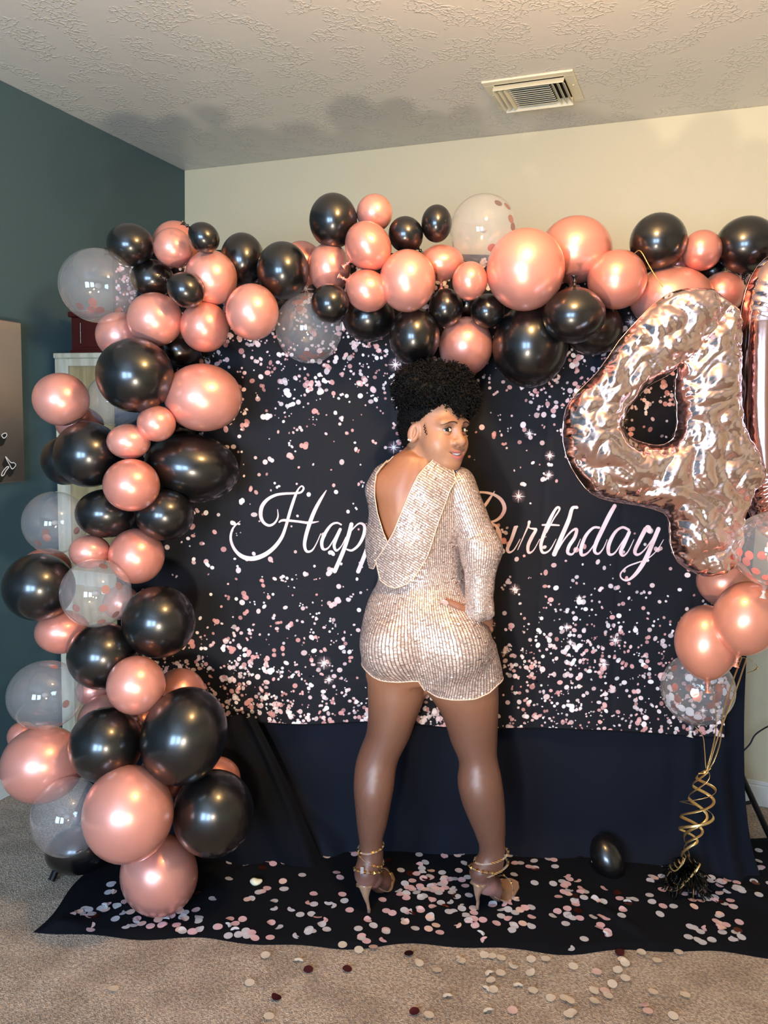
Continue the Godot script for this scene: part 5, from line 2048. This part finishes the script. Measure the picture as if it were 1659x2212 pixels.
func foil_numbers() -> void:
	var fm := mat(c8(246, 214, 208), 0.17, 1.0)
	M.foil = fm
	M.chrome = mat(c8(236, 198, 194), 0.1, 1.0)
	var D := 2.19
	var mid := px(1430, 940, D)
	var out := []
	for p in [[1495, 623], [1537, 625], [1562, 645], [1583, 660], [1593, 668], [1600, 695], [1598, 782], [1598, 845], [1603, 908], [1619, 949], [1638, 978], [1649, 1009], [1648, 1038], [1628, 1059], [1620, 1082], [1606, 1117], [1603, 1161], [1594, 1209], [1571, 1234], [1533, 1245], [1502, 1238], [1464, 1214], [1449, 1177], [1446, 1130], [1434, 1108], [1381, 1092], [1318, 1082], [1277, 1066], [1250, 1035], [1222, 984], [1215, 924], [1223, 883], [1243, 851], [1288, 806], [1337, 737], [1381, 687], [1427, 645], [1462, 628]]:
		out.append(Vector2(p[0], p[1]))
	var hol := []
	for p in [[1464, 793], [1440, 812], [1397, 836], [1363, 876], [1347, 911], [1356, 940], [1388, 956], [1423, 962], [1450, 951], [1461, 924], [1462, 883], [1458, 845], [1461, 812]]:
		hol.append(Vector2(p[0], p[1]))
	var outline := outline_of(curve(out, 2, true), D, mid)
	var hole := outline_of(curve(hol, 3, true), D, mid)
	var slit := outline_of([Vector2(1464, 790), Vector2(1490, 765), Vector2(1530, 715), Vector2(1570, 658), Vector2(1586, 664)], D, mid)
	var cr := []
	for k in 4:
		cr.append([slit[k], slit[k + 1]])
	var o := thing("foil_number_four", "crinkled rose gold foil balloon shaped as the figure 4", "foil balloon", mid, Basis(), "foil numbers of the birthday")
	var two := foil(outline, hole, cr, 0.06, 0.078, 0.015, 0.004, 5)
	put("front_sheet", two[0].mesh(false), M.foil, o)
	put("back_sheet", two[1].mesh(false), M.foil, o)
	var mb := MB.new()
	for loop in [outline, hole]:
		var pts := []
		for k in loop.size() + 1:
			var q: Vector2 = loop[k % loop.size()]
			pts.append(Vector3(q.x, q.y, 0.003 * sin(k * 2.1)))
		mb.tube(pts, 0.0035, 6, 0.4, false)
	put("seam", mb.mesh(), M.foil, o)
	mb = MB.new()
	var tp := px(1440, 630, D) - mid
	mb.lathe([[0.004, -0.001], [0.013, -0.001], [0.013, 0.001], [0.004, 0.001]], 16, Transform3D(Basis(Vector3.RIGHT, PI / 2), tp + Vector3(0, 0.004, 0)))
	put("hanging_tab", mb.mesh(), M.knot_clear, o)
	# golden thread from the tab up into the garland
	var ta := px(1371, 547, 2.27)
	o = thing("gold_thread", "thin golden thread from the foil four up to the garland", "thread", ta)
	mb = MB.new()
	var th := []
	for p in [[1371, 547, 2.270], [1380, 541, 2.260], [1388, 548, 2.250], [1400, 570, 2.240], [1418, 600, 2.220], [1437, 626, 2.195]]:
		th.append(px(p[0], p[1], p[2]) - ta)
	mb.tube(curve(th, 5), 0.0012, 6)
	put("strand", mb.mesh(), M.gold, o)
	# the zero: smooth chrome tubes with pleats where it bends; only its left side is in the picture
	var D2 := 2.32
	mid = px(1740, 860, D2)
	out = []
	hol = []
	for k in 40:
		var a := TAU * k / 40
		var e := 0.62
		out.append(Vector2(1742 + 150 * signf(cos(a)) * pow(absf(cos(a)), e), 858 + 320 * signf(sin(a)) * pow(absf(sin(a)), e)))
		hol.append(Vector2(1742 + 38 * signf(cos(a)) * pow(absf(cos(a)), e), 858 + 190 * signf(sin(a)) * pow(absf(sin(a)), e)))
	outline = outline_of(out, D2, mid)
	hole = outline_of(hol, D2, mid)
	o = thing("foil_number_zero", "smooth rose gold foil balloon shaped as the figure 0, cut by the frame", "foil balloon", mid, Basis(), "foil numbers of the birthday")
	two = foil(outline, hole, [], 0.07, 0.078, 0.0, 0.007, 6)
	for k in 2:
		# pleats at the upper and the lower bend
		var m: MB = two[k]
		for i in m.v.size():
			var p := m.v[i]
			var up := absf(p.y) - 0.19
			if up > 0.0:
				var an := atan2(p.x, up)
				m.v[i].z *= 1.0 + 0.05 * sin(an * 46.0) * smoothstep(0.0, 0.06, up)
		put("front_sheet" if k == 0 else "back_sheet", m.mesh(false), M.chrome, o)
	mb = MB.new()
	for loop in [outline, hole]:
		var pts := []
		for k in loop.size() + 1:
			var q: Vector2 = loop[k % loop.size()]
			pts.append(Vector3(q.x, q.y, 0))
		mb.tube(pts, 0.003, 6, 0.4, false)
	put("seam", mb.mesh(), M.chrome, o)


func ribbon_points(pts: Array, n := 6) -> Array:
	return curve(pts, n)


func bouquet() -> void:
	var g := "helium balloons of the bouquet"
	var o := balloon("O", 1565, 1258, 54, 58, 90, 2.390, 95, "rose balloon at the right, half hidden behind the other bouquet balloons", g)
	o = balloon("O", 1613, 1336, 81, 71, 90, 2.170, 98, "upper front rose balloon of the bouquet under the foil numbers", g)
	o = balloon("O", 1526, 1388, 81, 66, 82, 2.240, 85, "lower front rose balloon of the bouquet, tied with gold ribbon", g)
	var r := RandomNumberGenerator.new()
	r.seed = 12
	for spec in [[1666, 1186, 80, 81, 2.09, "clear confetti balloon at the right frame edge, above the rose bouquet balloons", 26], [1507, 1489, 77, 78, 2.38, "clear balloon full of copper and white confetti below the rose bouquet balloons", 64]]:
		o = balloon("C", spec[0], spec[1], spec[3], spec[2], 90, spec[4], 95, spec[5], g)
		var R: float = spec[2] * optical(px(spec[0], spec[1], spec[4])) / FOCAL
		var where := [[], []]
		for k in spec[6]:
			var el := -PI / 2 + pow(r.randf(), 0.7) * PI * (0.62 if spec[6] > 40 else 0.5)
			var az := r.randf() * TAU
			where[k % 2 if spec[6] > 40 else 0].append(Vector3(cos(el) * cos(az), sin(el), cos(el) * sin(az)))
		dots_in(o, R, where[0], M.copper_dot if spec[6] > 40 else M.coral_dot)
		dots_in(o, R, where[1], M.tissue0)
	# small black balloon lying on the cloth
	o = balloon("B", 1312, 1853, 49, 34, 55, -gp(1312, 1853, 0.05).z, 62, "small black balloon lying alone on the floor cloth near the drape", "black balloons on the floor")
	# ---- gold ribbons from the knots to the weight
	var rb := [
		["gold ribbon from the upper front bouquet balloon down to the twist", [[1602, 1420, 2.170], [1580, 1480, 2.210], [1562, 1540, 2.240], [1556, 1600, 2.250], [1541, 1645, 2.250], [1526, 1668, 2.240]]],
		["gold ribbon from the lower front bouquet balloon, hanging nearest the confetti balloon", [[1534, 1474, 2.240], [1545, 1530, 2.250], [1546, 1580, 2.250], [1535, 1630, 2.250], [1524, 1668, 2.240]]],
		["pale gold ribbon slanting from the frame side down to the twist", [[1612, 1424, 2.190], [1590, 1490, 2.220], [1568, 1545, 2.230], [1548, 1600, 2.240], [1532, 1650, 2.240], [1522, 1670, 2.240]]],
		["thin brownish ribbon hanging from the clear confetti balloon's knot", [[1502, 1570, 2.370], [1518, 1590, 2.350], [1522, 1620, 2.310], [1524, 1650, 2.270], [1526, 1668, 2.240]]]]
	for k in rb.size():
		var a: Array = rb[k][1]
		var st := px(a[0][0], a[0][1], a[0][2])
		o = thing("gold_ribbon", rb[k][0], "ribbon", st, Basis(), "ribbons of the bouquet")
		var pts := []
		for q in a:
			pts.append(px(q[0], q[1], q[2]) - st)
		var mb := MB.new()
		mb.tube(curve(pts, 8), 0.0042 if k < 3 else 0.0016, 6, 0.16)
		put("strip", mb.mesh(), M.gold, o)
	var top := px(1524, 1668, 2.24)
	# loose curl beside the upper balloon's knot
	var ca := px(1610, 1424, 2.17)
	o = thing("ribbon_curl", "small gold ribbon curl sticking out right of the upper balloon's knot", "ribbon", ca, Basis(), "ribbons of the bouquet")
	var mb := MB.new()
	var cp := []
	for q in [[1600, 1420], [1616, 1423], [1630, 1432], [1636, 1441], [1630, 1448], [1613, 1454]]:
		cp.append(px(q[0], q[1], 2.17 + 0.02 * sin(q[0])) - ca)
	mb.tube(curve(cp, 6), 0.0034, 6, 0.16)
	put("strip", mb.mesh(), M.gold, o)
	# the twisted tail with curls
	var kr := px(1524, 1668, 2.24)
	o = thing("ribbon_tail", "bunch of curled gold ribbons twisted together above the black weight", "ribbon", kr, Basis(), "ribbons of the bouquet")
	mb = MB.new()
	mb.ball(Vector3(0, 0, 0), Vector3(0.009, 0.006, 0.007), 10, 8)
	mb.tube([Vector3(-0.02, -0.004, 0.0), Vector3(-0.006, -0.002, 0.003), Vector3(0.0, 0.0, 0.0), Vector3(0.014, 0.012, 0.0)], 0.0038, 6, 0.4)
	put("twist", mb.mesh(), M.gold, o)
	var low := px(1482, 1850, 2.35) - kr
	for k in 3:
		var pts := []
		var n := 70
		for i in n + 1:
			var t := float(i) / n
			var ph := k * 1.31 + t * TAU * (2.0 + 0.6 * k)
			var rad := (0.012 + 0.032 * sin(PI * clampf(t * 1.15, 0, 1))) * (0.8 + 0.2 * k)
			var p := low * t
			# the curls hang mostly to the sides of the line
			pts.append(p + Vector3(cos(ph) * rad, sin(ph * 1.0) * 0.008, sin(ph) * rad * 0.8))
		mb = MB.new()
		mb.tube(pts, 0.0046, 6, 0.16)
		put("curl", mb.mesh(), M.gold, o)
	# ---- weight wrapped in black tinsel
	var wp := gp(1478, 1922)
	o = thing("balloon_weight", "black foil tinsel balloon weight standing on the floor cloth at the right", "balloon weight", wp + Vector3(0, cloth_height(wp), 0))
	mb = MB.new()
	mb.box(Vector3(-0.028, 0.0, -0.028), Vector3(0.028, 0.05, 0.028), 0.006)
	put("core", mb.mesh(false, false), M.black, o)
	mb = MB.new()
	for k in 260:
		var az := r.randf() * TAU
		var el := r.randf_range(-0.15, 1.45)
		var d := Vector3(cos(el) * cos(az), sin(el), cos(el) * sin(az))
		var base := Vector3(d.x * 0.018, 0.045 + d.y * 0.02, d.z * 0.018)
		var L := r.randf_range(0.035, 0.075)
		var side := d.cross(Vector3(r.randf() - 0.5, r.randf() - 0.5, r.randf() - 0.5)).normalized()
		var pts := []
		for i in 5:
			var t := i / 4.0
			var q := base + d * L * t + side * 0.012 * sin(t * 4.0 + k) + Vector3(0, -0.045 * t * t, 0)
			q.y = maxf(q.y, 0.003)
			pts.append(q)
		mb.tube(pts, 0.0022, 4, 0.12, false)
	var fr := put("tinsel_fringe", mb.mesh(false), mat(c8(16, 15, 15), 0.18, 0.7), o)
	fr.set_meta("kind", "stuff")
	mb = MB.new()
	for k in 6:
		var pts := []
		for i in 24:
			var t := i / 23.0
			var ph := t * 9.0 + k
			pts.append(Vector3(cos(ph) * (0.012 + 0.03 * t) + 0.01 * (k - 3), 0.105 - 0.085 * t + 0.01 * sin(ph * 2.0), sin(ph) * (0.012 + 0.03 * t) + 0.012))
		mb.tube(pts, 0.0028, 6, 0.16)
	put("gold_streamer", mb.mesh(), M.gold, o)


func furniture() -> void:
	# ---- cabinet in the corner: we see its framed side, its back stands at the left wall
	var wood := mat(Color.WHITE, 0.65)
	var wn := noise(0.02, 41, FastNoiseLite.TYPE_SIMPLEX_SMOOTH, 4)
	wood.albedo_texture = noise_tex(wn, 256, [[0.2, 0.5, 0.8], [c8(186, 170, 140), c8(200, 185, 156), c8(210, 196, 170)]])
	wood.uv1_triplanar = true
	wood.uv1_scale = Vector3(4, 0.5, 4)
	var inner := wood.duplicate()
	inner.albedo_color = c8(214, 196, 160)
	var x0 := -2.405
	var zf := -2.5
	var top := 1.69
	var o := thing("cabinet", "tall pale wooden cabinet with a framed side panel behind the left balloons", "cabinet", Vector3.ZERO)
	o.transform = Transform3D(Basis(), Vector3(x0, 0, zf))
	var mb := MB.new()
	mb.box(Vector3(0, 0, -0.5), Vector3(0.42, top - 0.02, -0.012), 0.003)
	put("body", mb.mesh(false, false), inner, o)
	for s in [[0.0, 0.0, 0.065, top - 0.02], [0.355, 0.0, 0.42, top - 0.02]]:
		mb = MB.new()
		mb.box(Vector3(s[0], s[1], -0.014), Vector3(s[2], s[3], 0.0), 0.002)
		put("stile", mb.mesh(false, false), wood, o)
	for s in [[0.065, top - 0.05, 0.355, top - 0.02], [0.065, 0.0, 0.355, 0.09], [0.065, 0.78, 0.355, 0.84]]:
		mb = MB.new()
		mb.box(Vector3(s[0], s[1], -0.014), Vector3(s[2], s[3], -0.001), 0.002)
		put("rail", mb.mesh(false, false), wood, o)
	mb = MB.new()
	mb.box(Vector3(-0.002, top - 0.02, -0.505), Vector3(0.43, top, 0.006), 0.003)
	put("top_board", mb.mesh(false, false), wood, o)
	# ---- dark red wooden chest on it
	var red := mat(c8(68, 19, 14), 0.55, 0.0, {"metallic_specular": 0.3, "clearcoat_enabled": true, "clearcoat": 0.08, "clearcoat_roughness": 0.3})
	o = thing("wooden_chest", "dark red wooden chest with a hinged door standing on the pale cabinet", "chest", Vector3.ZERO)
	o.transform = Transform3D(Basis(), Vector3(x0 + 0.07, top, zf - 0.01))
	mb = MB.new()
	mb.box(Vector3(0.0, 0.012, -0.22), Vector3(0.33, 0.138, -0.008), 0.002)
	put("body", mb.mesh(false, false), red, o)
	mb = MB.new()
	mb.box(Vector3(-0.004, 0.0, -0.225), Vector3(0.334, 0.014, -0.003), 0.003)
	put("plinth", mb.mesh(false, false), red, o)
	mb = MB.new()
	mb.box(Vector3(-0.008, 0.138, -0.23), Vector3(0.338, 0.158, 0.004), 0.003)
	put("lid", mb.mesh(false, false), red, o)
	mb = MB.new()
	mb.box(Vector3(0.052, 0.022, -0.012), Vector3(0.28, 0.128, -0.004), 0.002)
	put("door", mb.mesh(false, false), red, o)
	mb = MB.new()
	var hp := []
	for k in 15:
		var y := 0.04 + k * 0.0052
		mb.ball(Vector3(0.05, y, -0.003), Vector3(0.0022, 0.0026, 0.0022), 8, 6)
	put("hinge", mb.mesh(), mat(c8(206, 198, 186), 0.3, 0.9), o, "small bright beaded hinge")
	# ---- canvas print at the left wall
	o = thing("wall_canvas", "stretched canvas with a brown map print on the teal wall, cut by the frame", "wall art", Vector3.ZERO)
	var cy0 := 1.2
	var cy1 := 1.785
	o.transform = Transform3D(Basis(), Vector3(-2.42, (cy0 + cy1) / 2, -2.32))
	var hh := (cy1 - cy0) / 2
	mb = MB.new()
	mb.box(Vector3(0.0, -hh, 0.0), Vector3(0.034, hh, 0.9), 0.003)
	put("stretched_frame", mb.mesh(false, false), mat(c8(104, 92, 80), 0.8), o)
	mb = MB.new()
	mb.grid(30, 20, func(a, b): return Vector3(0.0348, lerpf(-hh + 0.003, hh - 0.003, b), lerpf(0.897, 0.003, a)))
	for k in mb.t.size():
		mb.t[k].y = 1.0 - mb.t[k].y
	var pm := mat(Color.WHITE, 0.75)
	pm.albedo_texture = canvas_print()
	pm.texture_repeat = false
	put("printed_face", mb.mesh(false), pm, o)


func canvas_print() -> ImageTexture:
	# a brown ground with raised-looking black land shapes outlined in white; the right end shows islands
	var W := 1152
	var H := 800
	var im := Image.create(W, H, false, Image.FORMAT_RGB8)
	for y in H:
		im.fill_rect(Rect2i(0, y, W, 1), c8(150, 131, 110).lerp(c8(72, 62, 54), smoothstep(0.15, 1.0, float(y) / H)))
	var buf := im.get_data()
	# [u from the right end in metres, v from the top in metres] -> pixels
	var sx := W / 0.9
	var sy := H / 0.625
	var shapes := [
		[[0.152, 0.135], [0.118, 0.155], [0.098, 0.135], [0.08, 0.148], [0.092, 0.165], [0.11, 0.172], [0.2, 0.18], [0.3, 0.12], [0.24, 0.09]],
		[[0.075, 0.44], [0.062, 0.432], [0.058, 0.442], [0.068, 0.452]],
		[[0.064, 0.525], [0.047, 0.548], [0.036, 0.55], [0.03, 0.56], [0.042, 0.574], [0.05, 0.56]],
		[[0.054, 0.566], [0.064, 0.58], [0.072, 0.596], [0.079, 0.598], [0.076, 0.585], [0.062, 0.566]],
		[[0.5, 0.35], [0.36, 0.3], [0.28, 0.34], [0.24, 0.42], [0.32, 0.5], [0.42, 0.48], [0.52, 0.44]]]
	for sh in shapes:
		var poly := []
		for q in sh:
			poly.append(Vector2(W - q[0] * sx * 1.35, q[1] * sy))
		var fine := curve(poly, 8, true)
		# the side of the shape, running down to the left
		for st in 26:
			for k in fine.size():
				var q: Vector2 = fine[k] + Vector2(-0.5, 1.0) * st * 1.5
				dot(buf, W, H, q.x, q.y, 3.2, 3.2, 0, c8(22, 19, 17), 0.8)
		for k in fine.size():
			for e in 4:
				var q: Vector2 = fine[k].lerp(fine[(k + 1) % fine.size()], e / 4.0)
				dot(buf, W, H, q.x, q.y, 2.4, 2.4, 0, c8(238, 234, 226), 1.0)
	im.set_data(W, H, false, Image.FORMAT_RGB8, buf)
	return ImageTexture.create_from_image(im)


func confetti_shape(kind: int) -> ArrayMesh:
	var key := "confetti%d" % kind
	if M.has(key):
		return M[key]
	var mb := MB.new()
	var r := 0.0128
	var n := 18
	for side in 2:
		var c := mb.vert(Vector3(0, 0.0, 0))
		var ring := PackedInt32Array()
		for ringk in 2:
			for i in n:
				var a := TAU * i / n
				var p := Vector3(cos(a), 0, -sin(a)) * r * (0.6 if ringk == 0 else 1.0)
				var y := 0.0
				match kind:
					1: y = 5.0 * p.x * p.x
					2: y = 14.0 * maxf(p.x - 0.001, 0.0) * maxf(p.x - 0.001, 0.0) * 3.0
					3:
						# folded over along a chord
						if p.x > 0.003:
							y = 0.0016 + (p.x - 0.003) * 0.25
							p.x = 0.006 - p.x
				p.y = y + (0.0002 if side == 0 else 0.0)
				ring.append(mb.vert(p))
		for i in n:
			var j := (i + 1) % n
			if side == 0:
				mb.tri(c, ring[i], ring[j])
				mb.quad(ring[i], ring[n + i], ring[n + j], ring[j])
			else:
				mb.tri(c, ring[j], ring[i])
				mb.quad(ring[i], ring[j], ring[n + j], ring[n + i])
	M[key] = mb.mesh(false)
	return M[key]


func confetti() -> void:
	var r := RandomNumberGenerator.new()
	r.seed = 77
	var spots := []
	# heaps and single dots on the black cloth
	var heaps := []
	for k in 66:
		heaps.append([Vector2(r.randf_range(0.04, 0.97), r.randf_range(0.06, 0.97)), r.randi_range(2, 8)])
	for h in [[0.05, 0.88], [0.08, 0.8], [0.06, 0.95], [0.12, 0.9], [0.16, 0.88], [0.2, 0.92], [0.24, 0.9], [0.13, 0.55], [0.15, 0.7], [0.3, 0.88], [0.47, 0.8], [0.5, 0.7], [0.55, 0.85], [0.52, 0.5], [0.6, 0.75], [0.5, 0.15], [0.55, 0.25], [0.57, 0.2], [0.62, 0.3], [0.66, 0.5], [0.47, 0.55], [0.7, 0.55], [0.9, 0.8], [0.75, 0.6]]:
		heaps.append([Vector2(h[0], h[1]), 7])
	for h in heaps:
		for k in h[1]:
			var q: Vector2 = h[0] + Vector2(r.randfn(0, 0.016), r.randfn(0, 0.055))
			if q.x < 0.025 or q.x > 0.985 or q.y < 0.03 or q.y > 0.975:
				continue
			spots.append([cloth_at(q.x, q.y), true])
	for k in 90:
		spots.append([cloth_at(r.randf_range(0.04, 0.97), r.randf_range(0.05, 0.97)), true])
	# strays on the carpet before the cloth, mostly right of the middle
	for k in 42:
		var x := r.randf_range(880, 1480)
		if k % 9 == 0:
			x = r.randf_range(240, 880)
		spots.append([gp(x, 2060 + 140 * pow(r.randf(), 1.3)), false])
	for q in [[740, 2046], [775, 2056], [806, 2050], [1046, 2068], [1062, 2070], [1082, 2075], [1058, 2108], [1060, 2122], [1065, 2142], [1350, 2085], [1334, 2100], [1350, 2118]]:
		spots.append([gp(q[0], q[1]), false])
	# the nearest come first
	spots.sort_custom(func(a, b): return a[0].z > b[0].z)
	var kinds := [
		["pale grey white tissue confetti dot scattered on the black floor cloth", "pale confetti on the cloth"],
		["soft pink tissue confetti dot scattered on the black floor cloth", "pink confetti on the cloth"],
		["peach tissue confetti dot scattered on the black floor cloth", "peach confetti on the cloth"],
		["shiny dark copper foil confetti dot scattered on the black floor cloth", "copper confetti on the cloth"]]
	var stray := ["pale tissue confetti dot lying on the beige carpet before the cloth", "pale confetti on the carpet"]
	var made := 0
	var rest := []
	for s in spots:
		var p: Vector3 = s[0]
		if p.z > -1.82:
			continue
		var on: bool = s[1]
		var w := r.randf()
		var kind := 0 if w < 0.48 else (1 if w < 0.83 else (2 if w < 0.95 else 3))
		var shape: int = [0, 0, 1, 1, 2, 3][r.randi() % 6]
		p.y = (cloth_height(p) + 0.0015 if on else 0.006) + r.randf() * 0.0025
		var b := Basis(Vector3.UP, r.randf() * TAU) * Basis(Vector3.RIGHT, r.randfn(0, 0.09)) * Basis(Vector3.BACK, r.randfn(0, 0.09))
		if not on and kind > 0:
			kind = 0 if r.randf() < 0.7 else 1
		if made < 300:
			var o := MeshInstance3D.new()
			o.name = numbered("confetti_dot")
			o.mesh = confetti_shape(shape)
			o.material_override = M["tissue%d" % kind] if on else M["carpet_tissue%d" % mini(kind, 1)]
			add_child(o, true)
			o.transform = Transform3D(turn * b, turn * p)
			var lab: Array = kinds[kind] if on else (stray if kind == 0 else ["pinkish tissue confetti dot lying on the beige carpet before the cloth", "pink confetti on the carpet"])
			var how: String = ["", "", "curled ", "folded "][shape]
			tag(o, how + lab[0], "confetti", how + lab[1])
			made += 1
		else:
			rest.append([b, p, kind])
	var root := thing("scattered_confetti", "far confetti dots scattered on the black cloth at the drape's foot", "confetti", Vector3.ZERO)
	root.set_meta("kind", "stuff")
	for kind in 4:
		var list := rest.filter(func(q): return q[2] == kind)
		var mm := MultiMesh.new()
		mm.transform_format = MultiMesh.TRANSFORM_3D
		mm.mesh = confetti_shape(1 if kind else 0)
		mm.instance_count = list.size()
		for k in list.size():
			mm.set_instance_transform(k, Transform3D(list[k][0], list[k][1]))
		var mi := MultiMeshInstance3D.new()
		mi.name = "confetti_dots"
		mi.multimesh = mm
		mi.material_override = M["tissue%d" % kind]
		mi.set_meta("kind", "stuff")
		root.add_child(mi, true)
	# dark shiny foil dots on the carpet
	var fd := mat(c8(120, 62, 66), 0.3, 0.9)
	var where := [[666, 2098, "crinkled dark foil dot on the carpet, left one of the pair below the cloth"], [750, 2097, "crinkled dark foil dot on the carpet, right one of the pair below the cloth"], [597, 2159, "crinkled dark foil dot on the carpet, the leftmost and lowest at the left"], [883, 2063, "dark purple foil dot on the carpet just below the cloth's middle"], [895, 2189, "dark copper foil dot on the carpet at the bottom of the photo"], [1338, 2062, "dark purple foil dot on the carpet just below the cloth's right part"]]
	for k in where.size():
		var o := MeshInstance3D.new()
		o.name = numbered("foil_dot")
		o.mesh = confetti_shape(k % 3)
		o.material_override = fd
		add_child(o, true)
		o.transform = Transform3D(turn * Basis(Vector3.UP, k * 1.3) * Basis(Vector3.RIGHT, 0.15), turn * (gp(where[k][0], where[k][1]) + Vector3(0, 0.006, 0)))
		tag(o, where[k][2], "confetti", "foil dots on the carpet")
	# cream petal among the confetti
	var pp := gp(553, 1912)
	var o := thing("cream_petal", "single cream coloured petal on the black cloth beside the rose balloon", "petal", pp + Vector3(0, cloth_height(pp) + 0.004, 0))
	var mb := MB.new()
	mb.ball(Vector3(0, 0.004, 0), Vector3(0.02, 0.010, 0.014), 18, 10)
	for k in mb.v.size():
		mb.v[k].y *= 1.0 - 0.3 * sin(mb.v[k].x * 200.0) * 0.5
		mb.v[k].z += 0.004 * cos(mb.v[k].x * 110.0)
	put("petal_blade", mb.mesh(false), mat(c8(238, 230, 196), 0.6, 0.0, {"backlight_enabled": true, "backlight": c8(80, 75, 60)}), o)
